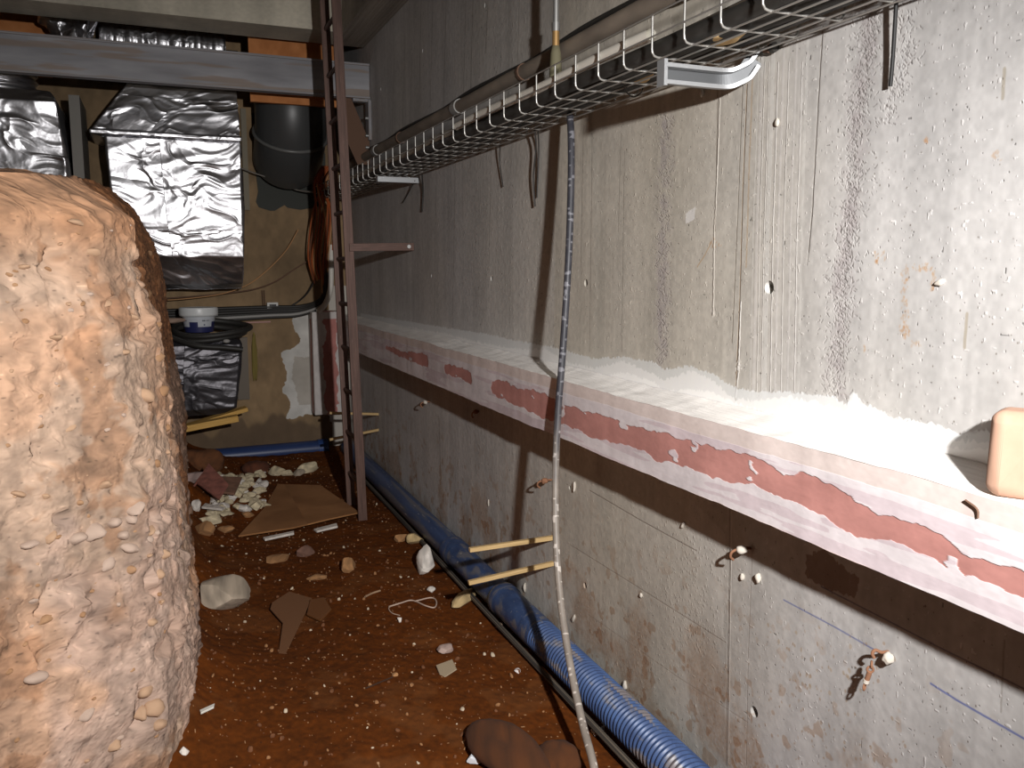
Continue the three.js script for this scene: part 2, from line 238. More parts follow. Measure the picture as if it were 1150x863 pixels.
// ------------------------------------------------------------------ soil floor
const foot = (z) => { const k = [[2.3, -2.5], [-0.6, -2.1], [-1.4, -1.45], [-1.9, -0.98], [-2.3, -0.42], [-2.45, -0.20], [-2.58, -0.05], [-2.8, 0.015], [-3.86, 0.05], [-5, 0.1], [-6, 0.14], [-7.3, 0.16]]; for (let i = 1; i < k.length; i++) if (z >= k[i][0]) return mix(k[i][1], k[i - 1][1], (z - k[i][0]) / (k[i - 1][0] - k[i][0])); return 0.16; };
function floorH(x, z) {
  let h = (fbm(x * 1.4 + 3, z * 1.4, 3) - 0.5) * 0.05 + (fbm(x * 9, z * 9, 3) - 0.5) * 0.012 + (fbm(x * 40, z * 40, 2) - 0.5) * 0.007;
  const d = x - foot(z); h += 0.16 * Math.exp(-Math.max(d, 0) * 7) * (0.5 + fbm(x * 6 + 1, z * 3, 3)) * sst(-2.2, -3.4, z);
  h += 0.05 * sst(-6.3, -7.0, z) * (0.4 + fbm(x * 5, z * 5, 3));                                   // earth banked up against the far wall
  h += 0.085 * Math.exp(-((x - .42) ** 2 / .045 + (z + 5.92) ** 2 / .12));                             // heap under the rubble
  h -= 0.012 * sst(0.98, 1.2, x) * sst(-4.5, -3.6, z);                                              // trodden, wet strip beside the pipe
  return h;
}
const mSoil = (() => {
  const S = [2.4, 10];
  const map = tex(1024, 2048, (u, v) => {
    const x = u * S[0], z = v * S[1]; const a = fbm(x * 2, z * 2, 4) - 0.5, b = fbm(x * 14, z * 14, 4) - 0.5, f = fbm(x * 70, z * 70, 2) - 0.5, s = n2(x * 95, z * 95), s2 = n2(x * 60 + 9, z * 60);
    const L = 1 + a * 0.25 + b * 0.15 + f * 0.3; let c = [95 * L, 49 * L, 14 * L];
    const dust = sst(0.56, 0.66, fbm(x * 5 + 4, z * 5 + 8, 4)); c = [mix(c[0], 116, dust * 0.35), mix(c[1], 76, dust * 0.35), mix(c[2], 48, dust * 0.35)];
    if (s > 0.955) c = [186, 150, 116]; if (s2 < 0.02) c = [62, 36, 22];
    return c;
  });
  const bump = tex(1024, 1024, (u, v) => 128 + (fbm(u * S[0] * 40, v * S[1] * 40, 3) - 0.5) * 160, false);
  return new THREE.MeshPhysicalMaterial({ map, bumpMap: bump, bumpScale: 0.008, roughness: 1, specularIntensity: 0.25 });
})();
{
  const x0 = -0.5, x1 = W + 0.02, z0 = 2.3, z1 = ZB - 0.02, nx = 190, nz = 620, pos = [], uv = [], idx = [];
  for (let j = 0; j <= nz; j++) for (let i = 0; i <= nx; i++) { const x = mix(x0, x1, i / nx), z = mix(z0, z1, j / nz); pos.push(x, floorH(x, z), z); uv.push((x - x0) / 2.4, (2.3 - z) / 10); }
  for (let j = 0; j < nz; j++) for (let i = 0; i < nx; i++) { const a = j * (nx + 1) + i, b = a + 1, c = a + nx + 1, d = c + 1; idx.push(a, b, c, b, d, c); }
  const g = new THREE.BufferGeometry(); g.setAttribute('position', new THREE.Float32BufferAttribute(pos, 3)); g.setAttribute('uv', new THREE.Float32BufferAttribute(uv, 2)); g.setIndex(idx); g.computeVertexNormals();
  const fl = new THREE.Group(); fl.name = 'floor'; fl.userData.kind = 'structure'; scene.add(fl);
  part('soil_surface', g, mSoil, fl); part('ground', bx(-3.4, W + 0.3, -0.3, -0.12, ZB - 0.3, 2.5), mSoil, fl);
}

// ------------------------------------------------------------------ earth bank on the left
const PROFZ = [2.3, -0.6, -1.6, -3.0, -3.55, -4.0, -4.8, -5.8, -6.3, -6.4, -7.1];
const PROF = [   // x offset of the face from the foot line at heights 0, .3, .7, 1.1, 1.4, 1.56, 1.7, top
  { t: 1.66, o: [0, -.01, -.02, -.03, -.05, -.08, -.11, -.2] },
  { t: 1.68, o: [0, 0, 0, -.02, -.04, -.06, -.09, -.2] },
  { t: 1.73, o: [0, .02, .01, -.01, -.03, -.05, -.07, -.2] },
  { t: 1.82, o: [0, .02, .0, -.03, -.05, -.10, -.105, -.2] },
  { t: 1.85, o: [0, .03, -.01, -.07, -.09, -.13, -.15, -.26] },
  { t: 1.92, o: [0, -.02, -.05, -.13, -.18, -.22, -.23, -.36] },
  { t: 1.98, o: [0, -.02, -.04, -.09, -.13, -.15, -.17, -.30] },
  { t: 2.0, o: [0, -.03, -.06, -.095, -.115, -.135, -.165, -.32] },
  { t: 2.0, o: [0, -.03, -.06, -.095, -.115, -.135, -.165, -.34] },
  { t: .34, o: [0, -.03, -.06, -.09, -.11, -.13, -.16, -.3] },
  { t: .34, o: [0, -.03, -.06, -.09, -.11, -.13, -.16, -.3] }];
const HTS = [0, .3, .7, 1.1, 1.4, 1.56, 1.7];
function bankRow(z) { let i = 1; while (i < PROFZ.length - 1 && z < PROFZ[i]) i++; const t = clamp((z - PROFZ[i]) / (PROFZ[i - 1] - PROFZ[i])); const A = PROF[i - 1], B = PROF[i]; return { t: mix(B.t, A.t, t), o: A.o.map((a, k) => mix(B.o[k], a, t)) }; }
function bankFace(y, z) { const r = bankRow(z), H = [...HTS.map(h => h * Math.min(1, r.t / 1.75)), r.t]; let k = 1; while (k < H.length - 1 && y > H[k]) k++; const t = clamp((y - H[k - 1]) / (H[k] - H[k - 1])); return foot(z) + mix(r.o[k - 1], r.o[k], t); }
const ARC = [0]; for (let i = 1; i <= 960; i++) ARC.push(ARC[i - 1] + Math.hypot(.01, foot(2.3 - i * .01) - foot(2.3 - (i - 1) * .01)));   // length along the foot of the bank
const ARCMAX = ARC[960], arc = (z) => { const f = clamp((2.3 - z) / .01, 0, 959.99), i = Math.floor(f); return mix(ARC[i], ARC[i + 1], f - i); };
const zOfArc = (a) => { let lo = 0, hi = 960; while (hi - lo > 1) { const m = (lo + hi) >> 1; ARC[m] <= a ? lo = m : hi = m; } return 2.3 - lo * .01; };
function bankBump(y, z0, x = 0) {
  const z = -arc(z0);
  const a = (fbm3(z * 1.6, y * 1.6, x * 1.6 + 4, 3) - 0.5) * 0.10;
  const rid = Math.abs(fbm3(z * 5 + 9, y * 4, x * 5, 3) - 0.5), b = 0.004 - rid * 0.035;
  const c = (fbm3(z * 9, y * 9, x * 9, 4) - 0.5) * 0.036;
  const clod = n3(z * 30 + 3, y * 30, x * 30), clod2 = n3(z * 58 + 13, y * 58, x * 58), cl = sst(0.7, 0.85, clod) * 0.009 + sst(0.72, 0.85, clod2) * 0.004;
  const hole = sst(0.66, 0.78, fbm3(z * 11 + 50, y * 11, x * 11, 2)) * -0.025;
  return a + b + c + cl + hole + (fbm3(z * 70, y * 70, x * 70, 2) - 0.5) * 0.004;
}
const mBank = (() => {
  const S = [ARCMAX, 3.4];                                      // metres along the foot, metres along the profile
  const map = tex(2048, 1024, (u, v) => {
    const zr = zOfArc(u * S[0]), z = -u * S[0], s = v * S[1]; const a = fbm(z * 1.3 + 6, s * 1.6, 4), b = fbm(z * 6, s * 5, 4) - 0.5, f = fbm(z * 40, s * 40, 3) - 0.5, st = fbm(z * 9, s * 0.9 + 30, 3) - 0.5;
    let L = 1 + b * 0.4 + f * 0.45 + st * 0.18; let c = [168, 143, 123]; const br = sst(0.55, 0.62, fbm(z * 7 + 31, s * 7 + 12, 5)); c = c.map((q, i) => mix(q, [146, 108, 80][i], br * 0.6));
    const red = sst(0.52, 0.64, fbm(z * 3.1 + 20, s * 3.1 + 2, 5)); c = c.map((q, i) => mix(q, [164, 122, 92][i], red * 0.4));
    const far = sst(-2.9, -3.9, zr + (a - 0.5) * 1.2); c = c.map((q, i) => mix(q, [158, 102, 62][i], far * 0.75));       // fresher, redder soil of the second step
    const top = sst(1.55, 1.75, s + (a - 0.5) * 0.6) ; c = c.map((q, i) => mix(q, [170, 116, 76][i], top * 0.5));
    const grey = sst(0.5, 0.6, fbm(z * 2.4 + 60, s * 2.4 + 9, 4) + 0.22 * sst(1.05, 0.85, s) - 0.12) * sst(1.1, 0.9, s + b * .3); c = c.map((q, i) => mix(q, [172, 148, 134][i], grey * 0.7));
    const sp = n2(z * 110, s * 110); if (sp > 0.95) L *= 1.18; else if (sp < 0.06) L *= 0.72;
    return c.map(q => q * L);
  });
  const bump = tex(2048, 1024, (u, v) => 128 + (fbm(u * S[0] * 36, v * S[1] * 36, 4) - 0.5) * 150 + (n2(u * S[0] * 190, v * S[1] * 190) - .5) * 60, false);
  return std({ map, bumpMap: bump, bumpScale: 0.013, roughness: 0.95 });
})();
const bank = thing('earth_bank', 'tall cut bank of pale tan and red earth along the trench', 'earth bank', [0, 0, 0]);
{
  const zs = []; for (let i = 0; i <= 620; i++) { const t = i / 620; zs.push(t < 0.05 ? mix(2.28, -1.5, t / 0.05) : t < 0.5 ? mix(-1.5, -3.1, (t - 0.05) / 0.45) : mix(-3.1, -7.1, (t - 0.5) / 0.5)); }
  const nF = 210, nT = 40, pos = [], uv = [], idx = [], N = nF + nT + 1;
  for (const z of zs) {
    const r = bankRow(z);
    for (let k = 0; k <= nF; k++) { const y = -0.12 + (r.t + 0.12) * k / nF; let x = bankFace(Math.max(y, 0), z) + bankBump(y, z) * sst(-0.2, 0.1, y); const round = sst(r.t - 0.16, r.t, y); x -= round * round * 0.05; pos.push(x, y - 0.0, z); uv.push(arc(z) / ARCMAX, y / 3.4); }
    const xt = pos[pos.length - 3];
    for (let k = 1; k <= nT; k++) { const t = k / nT, x = mix(xt, -3.15, t * t), y = r.t - 0.03 * sst(0, 0.35, xt - x) + (fbm(x * 3, z * 3, 4) - 0.5) * 0.12 * sst(0, 0.2, xt - x) + (fbm(x * 20, z * 20, 3) - .5) * .03; pos.push(x, y, z); uv.push(arc(z) / ARCMAX, (r.t + (xt - x) * 0.5) / 3.4); }
  }
  for (let j = 0; j < zs.length - 1; j++) for (let k = 0; k < N - 1; k++) { const a = j * N + k, b = a + 1, c = a + N, d = c + 1; idx.push(a, b, c, b, d, c); }
  const g = new THREE.BufferGeometry(); g.setAttribute('position', new THREE.Float32BufferAttribute(pos, 3)); g.setAttribute('uv', new THREE.Float32BufferAttribute(uv, 2)); g.setIndex(idx); g.computeVertexNormals();
  part('earth', g, mBank, bank);
  // stones bedded in the cut face
  const mSt = [std({ color: 0xb09074, roughness: 0.95 }), std({ color: 0xa27e5e, roughness: 0.95 }), std({ color: 0xb09a8a, roughness: 0.9 }), std({ color: 0x987454, roughness: 0.95 })];
  const geos = Array.from({ length: 9 }, (_, i) => rockGeo(1, 0.85, 1, i + 1, 2, 0.4));
  const hit = (px, py) => { const d = sight(px, py); for (let t = 0.4; t < 8; t += 0.004) { const p = eye.clone().addScaledVector(d, t); if (p.y < bankRow(p.z).t && p.x < bankFace(Math.max(p.y, 0), p.z) + bankBump(p.y, p.z)) return p; } return null; };
  const put = (px, py, r, m, fl = 1) => { const p = hit(px, py); if (!p) return; const s = r * p.distanceTo(eye) / FOCAL; const q = part('stone', geos[Math.floor(rnd() * 9)], mSt[m], bank); q.position.copy(p).add(V(-s * 0.45, 0, 0)); q.scale.set(s, s * fl, s * rr(1, 1.5)); q.rotation.set(rr(-.5, .5), rr(0, 6), rr(-.5, .5)); };
  for (const [x, y, r, m, f] of [[165, 444, 15, 0, .8], [152, 357, 9, 0, .5], [180, 402, 9, 1, .9], [183, 440, 10, 3, 1], [107, 372 + 225, 13, 2, .8], [90, 604, 12, 2, .7], [130, 587, 9, 2, .9], [150, 582, 8, 2, .9], [141, 601, 8, 2, .8], [155, 570, 12, 2, .7], [170, 596, 8, 0, .6], [150, 615, 11, 2, .7], [168, 607, 8, 2, .8], [186, 622, 10, 0, .8], [60, 602, 10, 0, .7], [38, 610, 12, 2, .5], [125, 632, 9, 2, 1], [178, 645, 10, 0, .9], [172, 697, 8, 0, .8], [166, 776, 9, 0, 1], [178, 794, 10, 0, 1.2], [160, 800, 9, 0, 1.1], [183, 812, 9, 0, 1], [120, 545, 9, 0, .7], [148, 640, 7, 1, 1], [108, 285, 10, 0, .5], [120, 340, 8, 0, .5], [140, 395, 9, 0, .6], [176, 520, 8, 3, .9], [188, 480, 7, 3, .9], [168, 330, 7, 3, .8], [178, 365, 6, 3, .8], [55, 695, 9, 1, .7], [45, 760, 10, 2, .8], [100, 800, 10, 2, .7], [130, 835, 9, 0, .8], [25, 555, 8, 0, .6], [80, 480, 7, 0, .6], [64, 380, 8, 0, .5], [30, 300, 8, 0, .5], [90, 250, 9, 0, .5]]) put(x, y, r * 0.85, m, f);
  for (let i = 0; i < 90; i++) put(rr(0, 205), rr(240, 860), rr(1.5, 4), Math.floor(rnd() * 4), rr(.6, 1));
}

// ------------------------------------------------------------------ plastered ledge along the wall and the riser in the far corner
const LT = 1.15, LBOT = 0.938, LX = 1.325;
const RED = [[0.9, .5, .66], [-.8, .56, .66], [-1.05, .5, .69], [-1.2, .44, .70], [-1.33, .36, .72], [-1.45, .27, .68], [-1.56, .33, .64], [-1.66, .30, .63], [-1.8, .32, .70], [-1.95, .30, .66], [-2.1, .34, .72], [-2.3, .34, .70], [-2.5, .34, .76], [-2.7, .38, .78], [-2.9, .36, .80], [-3.1, .34, .74], [-3.3, .36, .70], [-3.44, .4, .66], [-3.46, .55, .55], [-3.7, .55, .55], [-3.72, .36, .66], [-3.95, .36, .62], [-4.1, .38, .6], [-4.12, .5, .5], [-4.4, .5, .5], [-4.42, .34, .64], [-4.8, .34, .62], [-4.82, .4, .6], [-5.3, .38, .6], [-5.35, .5, .5], [-8, .5, .5]];
const redAt = (z) => { for (let i = 1; i < RED.length; i++) if (z >= RED[i][0]) { const t = (z - RED[i][0]) / (RED[i - 1][0] - RED[i][0]); return [mix(RED[i][1], RED[i - 1][1], t), mix(RED[i][2], RED[i - 1][2], t)]; } return [.5, .5]; };
function ledgeTex(w, h, z0, z1) {
  const bumpA = new Float32Array(w * h);
  const map = tex(w, h, (u, v) => {
    const z = mix(z0, z1, u), t = 1 - v; const [a, b] = redAt(z); const jag = (fbm(z * 6, t * .6 + 5, 3) - 0.5) * 0.16 + (fbm(z * 26, t * 4, 3) - 0.5) * 0.10, jag2 = (fbm(z * 5 + 70, t * .6 + 25, 3) - 0.5) * 0.15 + (fbm(z * 24, t * 4 + 3, 3) - 0.5) * 0.10;
    const n = fbm(z * 5, t * 3, 4) - 0.5, f = fbm(z * 70, t * 20, 2) - 0.5; let L = 1 + n * 0.14 + f * 0.06; let c = [226, 218, 220], k = 0.7;
    const sw = fbm(z * 3 + t * 1.2 + 40, t * 9, 3); if (sw > 0.58) c = [214, 200, 204];                                     // thin trowelled coat, board colour showing through
    if (t < 0.2 + (fbm(z * 2.1, 8, 2) - .5) * .05) { c = [222, 208, 202]; k = 0.55; }
    if (b - a > 0.02 && t > a + jag && t < b + jag2 && fbm(z * 12, t * 5, 3) < 0.74) { c = [190 + n * 16, 134 + n * 14, 126 + n * 14]; k = 0.35; }
    bumpA[Math.round(v * h) * w + Math.round(u * w)] = k + f * 0.1 + (fbm(z * 9, t * 12, 3) - .5) * .16;
    return c.map(q => q * L);
  });
  const bump = tex(w, h, (u, v) => 255 * clamp(bumpA[Math.round(v * h) * w + Math.round(u * w)]), false);
  for (const t of [map, bump]) t.wrapS = t.wrapT = THREE.ClampToEdgeWrapping;
  return std({ map, bumpMap: bump, bumpScale: 0.003, roughness: 0.7 });
}
const mPlaster = (() => { const S = [1, 1]; return std({ map: tex(256, 256, (u, v) => { const L = 1 + (fbm(u * 8, v * 4, 4) - 0.5) * 0.12; return [240 * L, 236 * L, 231 * L]; }), bumpMap: tex(512, 256, (u, v) => 128 + (fbm(u * 6, v * 40, 4) - 0.5) * 180, false), bumpScale: 0.004, roughness: 0.75 }); })();
const ledge = thing('boxed_ledge', 'long white plastered ledge with red board band along concrete wall', 'ledge', [LX, LBOT, 0]);
{
  // a box with slightly uneven edges, subdivided along z
  const z0 = 1.2, z1 = ZB + 0.02, n = 420; const face = (f, mat, name) => { const pos = [], uv = [], idx = []; const m = 8; for (let j = 0; j <= n; j++) for (let k = 0; k <= m; k++) { const z = mix(z0, z1, j / n), p = f(k / m, z); pos.push(p[0] - LX, p[1] - LBOT, z); uv.push(name === 'top' ? z : j / n, k / m); } for (let j = 0; j < n; j++) for (let k = 0; k < m; k++) { const a = j * (m + 1) + k, b = a + 1, c = a + m + 1, d = c + 1; idx.push(a, b, c, b, d, c); } const g = new THREE.BufferGeometry(); g.setAttribute('position', new THREE.Float32BufferAttribute(pos, 3)); g.setAttribute('uv', new THREE.Float32BufferAttribute(uv, 2)); g.setIndex(idx); g.computeVertexNormals(); return g; };
  const wob = (z, s) => (fbm(z * 2.2 + s, s, 3) - 0.5) * 0.012 + (fbm(z * 25 + s, s, 2) - 0.5) * 0.004;
  const fx = (z) => LX + wob(z, 3) * 0.5, ty = (z) => LT + wob(z, 11), by = (z) => LBOT + wob(z, 23) * 0.7;
  part('front_board', face((t, z) => [fx(z) + (fbm(z * 6, t * 3, 2) - .5) * .004, mix(by(z), ty(z), t)], ledgeTex(2048, 256, z0, z1), 'front'), ledgeTex(2048, 256, z0, z1), ledge);
  part('top', face((t, z) => [mix(fx(z), W - .001, t), ty(z) + 0.022 * Math.pow(t, 2.2) + (fbm(z * 5, t * 3 + 50, 3) - .5) * .008 * Math.sin(t * 3.14)], mPlaster, 'top'), mPlaster, ledge);
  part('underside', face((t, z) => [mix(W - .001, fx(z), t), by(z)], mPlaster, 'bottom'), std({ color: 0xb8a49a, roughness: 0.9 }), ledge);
}
const riser = thing('boxed_riser', 'vertical white and pink plastered riser in the far corner', 'riser', [1.25, 0.36, ZB + 0.1]);
{
  const m = std({ map: tex(128, 512, (u, v) => { const j = (fbm(u * 3, v * 12, 3) - .5) * .3; const n = 1 + (fbm(u * 9, v * 20, 3) - .5) * .15; return (u + j > 0.38 && u + j < 0.78 && v < 0.93 ? [182, 122, 114] : [206, 200, 196]).map(q => q * n); }), roughness: 0.8 });
  const g = rbx(0.24, 0.84, 0.2, 0.006); g.translate(0, 0.42, 0); part('board', g, m, riser);
}

// ------------------------------------------------------------------ steel beam with its end plate
const mSteel = std({ map: tex(512, 128, (u, v) => { const n = fbm(u * 14, v * 3, 4) - 0.5; let c = [150 + n * 50, 150 + n * 50, 154 + n * 50]; const r = sst(0.56, 0.68, fbm(u * 9 + 4, v * 5, 4) + 0.12 * (1 - u) - 0.14 + 0.12 * (1 - v)); return c.map((q, i) => mix(q, [142, 118, 98][i], r * 0.5)); }), roughness: 0.75, metalness: 0.1 });
const beam = thing('steel_beam', 'grey painted steel beam with rust stains spanning the far end', 'beam', [0, 2.735, -6.18]);
{
  part('web', bx(-3.15, W - 0.004, 0.012, 0.223, -0.006, 0.002), mSteel, beam);
  part('top_flange', bx(-3.15, W - 0.004, 0.223, 0.237, -0.062, 0.014), mSteel, beam);
  part('bottom_flange', bx(-3.15, W - 0.004, 0, 0.012, -0.062, 0.014), mSteel, beam);
}
const mDarkPl = std({ color: 0x6a5040, roughness: 0.9 }), mGalv = std({ color: 0xb4b4b2, roughness: 0.42, metalness: 0.75 });
const gus = thing('gusset_bracket', 'dark steel gusset and bolted angle under the beam end', 'bracket', [W, 2.5, -6.2]);
{
  const s = new THREE.Shape([new THREE.Vector2(-0.20, 0.232), new THREE.Vector2(-0.135, 0.232), new THREE.Vector2(-0.01, -0.06), new THREE.Vector2(-0.01, -0.22), new THREE.Vector2(-0.10, -0.22), new THREE.Vector2(-0.2, 0.0)]);
  const g = new THREE.ExtrudeGeometry(s, { depth: 0.012, bevelEnabled: false }); part('gusset', g, mDarkPl, gus);
  part('wall_angle', bx(-0.125, -0.002, 0.212, 0.232, -0.03, 0.03), mSteel, gus); part('wall_plate', bx(-0.022, -0.002, -0.05, 0.22, -0.04, 0.05), mSteel, gus);
  for (const [y, z] of [[0.1, 0.03], [-0.02, 0.03], [-0.1, 0.02], [-0.17, 0.02]]) { const b = new THREE.CylinderGeometry(0.012, 0.012, 0.024, 6); b.rotateZ(Math.PI / 2); b.translate(-0.03, y, z); part('bolt', b, mGalv, gus); }
}

// ------------------------------------------------------------------ ladder
const mLad = std({ map: tex(64, 256, (u, v) => { const n = fbm(u * 8, v * 30, 4) - 0.5; const s = n2(u * 30, v * 120) > 0.95 ? 40 : 0; return [98 + n * 46 + s, 74 + n * 36 + s, 65 + n * 32 + s]; }), roughness: 0.6, metalness: 0.25 });
const ladder = thing('ladder', 'brown steel ladder standing by the concrete wall at the far end', 'ladder', [1.12, 0, -5.3]);
{
  const zN = -5.12, zF = -5.47, yT = 3.55; const xAt = (px0, px1, z, y) => 0; 
  const bot = V(1.105, 0.0, 0), topX = 1.02;                                                    // leaning a little away from the wall towards the top
  const xr = (y) => mix(1.105, topX, y / 3.2);
  const o = V(1.12, 0, -5.3);
  const rail = (z) => { const a = V(xr(-0.03), floorH(1.1, z) - 0.03, z).sub(o), b = V(xr(yT), yT, z).sub(o); const g = barBetween(a, b, 0.05, 0.022, 0.003); return g; };
  const flat = (z) => { const L = yT + 0.04, g = rbx(0.055, L, 0.016, 0.002); g.translate(0, L / 2 - 0.03, 0); g.rotateZ(Math.atan2(1.105 - topX, 3.2)); g.translate(1.105 - o.x, 0, z - o.z); return g; };
  part('rail', flat(zN), mLad, ladder); part('rail', flat(zF), mLad, ladder);
  for (let y = 0.22; y < 3.5; y += 0.277) part('rung', rod(V(xr(y), y, zN).sub(o), V(xr(y), y, zF).sub(o), 0.0135, 10), mLad, ladder);
  const wbk = part('wall_bracket', barBetween(V(xr(1.67), 1.67, zN + 0.012).sub(o), V(W - 0.004, 1.678, zN + 0.012).sub(o), 0.014, 0.046, 0.002), mLad, ladder);
  const bo = new THREE.CylinderGeometry(0.012, 0.012, 0.02, 6); bo.rotateX(Math.PI / 2); bo.translate(W - 0.04 - o.x, 1.678, zN + 0.026 - o.z); part('bolt', bo, mGalv, wbk);
}

// ------------------------------------------------------------------ wire cable tray on the wall
const TY = 2.088, TXO = 1.205, TXI = 1.425, TH = 0.105;
const mWire = std({ color: 0xb9b7b2, roughness: 0.35, metalness: 0.7 });
const tray = thing('cable_tray', 'galvanized wire mesh cable tray running along the concrete wall', 'cable tray', [TXI, TY, -3.5]);
{
  const o = tray.position; const u = (z, r) => { const pts = []; const R = 0.014; pts.push(V(TXO, TY + TH, z), V(TXO, TY + TH * 0.6, z), V(TXO, TY + R, z), V(TXO + R * 0.3, TY + R * 0.3, z), V(TXO + R, TY, z), V((TXO + TXI) / 2, TY, z), V(TXI - R, TY, z), V(TXI - R * 0.3, TY + R * 0.3, z), V(TXI, TY + R, z), V(TXI, TY + TH, z)); const c = new THREE.CurvePath(); for (let i = 1; i < pts.length; i++) c.add(new THREE.LineCurve3(pts[i - 1].clone().sub(o), pts[i].clone().sub(o))); return new THREE.TubeGeometry(c, 40, r, 6); };
  const zs = []; for (let z = -0.96; z > -6.9; z -= 0.146) zs.push(z);
  const gU = u(0, 0.0031); for (const z of zs) { const m = part('cross_wire', gU, mWire, tray); m.position.z = z; }
  const long = (x, y) => part('long_wire', rod(V(x, y, -0.7).sub(o), V(x, y, ZB + 0.15).sub(o), 0.0026, 6), mWire, tray);
  long(TXO - 0.004, TY + TH * 0.96); long(TXO - 0.004, TY + TH * 0.45); for (let k = 0; k < 5; k++) long(mix(TXO + 0.02, TXI - 0.015, k / 4), TY - 0.0045); long(TXI + 0.004, TY + TH * 0.96); long(TXI + 0.004, TY + TH * 0.45);
}
const mBlack = std({ color: 0x2b2926, roughness: 0.55 }), mBlackDusty = std({ map: tex(64, 256, (u, v) => { const n = sst(.45, .7, fbm(u * 6, v * 30, 4)); return [mix(46, 120, n), mix(43, 108, n), mix(40, 92, n)]; }), roughness: 0.8 });
const mWhitePl = std({ color: 0xd6d2c8, roughness: 0.5 }), mGreyPl = std({ color: 0x9c9a96, roughness: 0.5 });
for (const [x, y, r, z0, z1, w, lab] of [[1.245, .030, .022, -0.8, -6.9, 1, 'thick black cable along the open outer edge of the tray'], [1.29, .026, .021, -0.8, -6.9, 2, 'thick black cable second from the outer edge of the tray'], [1.335, .028, .022, -0.8, -6.9, 3, 'thick black cable in the middle of the tray'], [1.38, .03, .023, -0.8, -6.9, 4, 'thick black cable nearest the wall in the tray'], [1.31, .068, .02, -0.8, -6.9, 5, 'black cable lying on top of the others in the tray']]) {
  const pts = []; for (let i = 0; i <= 24; i++) { const z = mix(z0, z1, i / 24); pts.push(V(x + (fbm(z * 2, w * 9, 2) - .5) * .02, TY + y + (fbm(z * 1.5, w * 5 + 3, 2) - .4) * .016, z)); } solo('tray_cable', tube(pts, r, 120, 8), w === 5 ? mBlackDusty : mBlack, lab, 'cable', 'cables in the tray');
}
{
  const pts = []; for (let i = 0; i <= 10; i++) pts.push(V(TXO + 0.020, TY + 0.066 + 0.003 * Math.sin(i), mix(-2.02, -3.6, i / 10))); solo('pvc_conduit', tube(pts, 0.016, 40, 12), std({ color: 0xe6e2d6, roughness: .5 }), 'white plastic conduit lying at the outer edge of the tray', 'conduit');
  const dp = []; for (let i = 0; i <= 10; i++) dp.push(V(TXO + 0.02, TY + 0.05 + 0.004 * Math.sin(i * 2), mix(-3.62, -6.6, i / 10))); solo('pvc_conduit', tube(dp, 0.016, 40, 10), std({ color: 0x8d8678, roughness: .6 }), 'dusty grey conduit lying at the outer edge of the far tray', 'conduit');
}
const mFoam = std({ color: 0xd9b985, roughness: 0.9 });
for (const [x, y, sx, sy, lab, k] of [[815, 36, .085, .03, 'larger lump of yellow foam on the tray cables above the channel arm', 3], [757, 88, .07, .022, 'smaller lump of yellow foam in the tray below the channel arm', 5]]) { const p = onY(x, y, TY + 0.03); const m = solo('foam_lump', rockGeo(sx * 0.6, sy, sx * 1.1, k, 3, .45), mFoam, lab, 'foam', 'foam lumps in the tray'); m.position.set(Math.min(p.x, 1.36), TY + 0.035, p.z); }
// conduits fixed to the wall above the tray
{
  const pts = [V(W - 0.045, 2.335, -2.12), V(W - 0.045, 2.335, -4.4), V(W - 0.045, 2.335, -6.95)];
  const c = thing('wall_conduit', 'thick grey conduit fixed to the wall just above the tray', 'conduit', [W - 0.045, 2.335, -4.5]); const o = c.position;
  part('pipe', rod(V(0, 0, 2.45), V(0, 0, -2.5), 0.03, 16), std({ map: tex(64, 512, (u, v) => { const n = fbm(u * 4, v * 40, 4); return [112 + n * 50, 102 + n * 46, 92 + n * 40]; }), roughness: .7 }), c);
  for (const z of [2.4, 0.4, -1.3]) part('coupling', rod(V(0, 0, z), V(0, 0, z - 0.07), 0.036, 16), mGreyPl, c);
  for (const z of [1.2, -0.7]) part('clip', rod(V(0, 0, z), V(0, 0, z - 0.02), 0.035, 12), mDarkPl, c);
  const f = []; for (let i = 0; i <= 60; i++) { const t = i / 60; f.push(new THREE.Vector2(0.032 + (i % 3 === 0 ? .004 : 0), t * 0.5)); } 
  const fg = new THREE.LatheGeometry(f, 16); fg.rotateX(Math.PI / 2); fg.translate(W - 0.05, 2.335, -2.05 + 0.0); solo('flexible_conduit', fg, mGreyPl, 'pale grey ribbed flexible conduit above the near tray end', 'conduit');
  const b = []; for (let i = 0; i <= 14; i++) { const z = mix(-1.2, -6.9, i / 14); b.push(V(W - 0.014, 2.39 + .008 * Math.sin(i * 2.1), z)); } solo('wall_cable', tube(b, 0.009, 90, 6), mBlack, 'thin dark cable running on top of the wall conduit', 'cable');
}
// vertical galvanized conduit with brass fitting that drops into the tray
{
  const z = onX(637, 40, W - 0.06).z; const c = thing('drop_conduit', 'galvanized vertical conduit with brass fitting dropping into the tray', 'conduit', [W - 0.105, TY + .17, z]);
  part('pipe', rod(V(0, .14, 0), V(0, 1.35, 0), 0.0105, 12), mGalv, c); part('nut', rod(V(0, .125, 0), V(0, .155, 0), 0.015, 6), mGalv, c);
  part('brass_fitting', rod(V(0, .07, 0), V(0, .125, 0), 0.0135, 8), std({ color: 0xb08d5c, roughness: .5, metalness: .6 }), c);
  const bl = new THREE.LatheGeometry([[.001, -.06], [.02, -.06], [.023, -.02], [.019, .05], [.014, .075], [.001, .075]].map(q => new THREE.Vector2(...q)), 12); part('bushing', bl, std({ color: 0x6f6a52, roughness: .8 }), c);
}
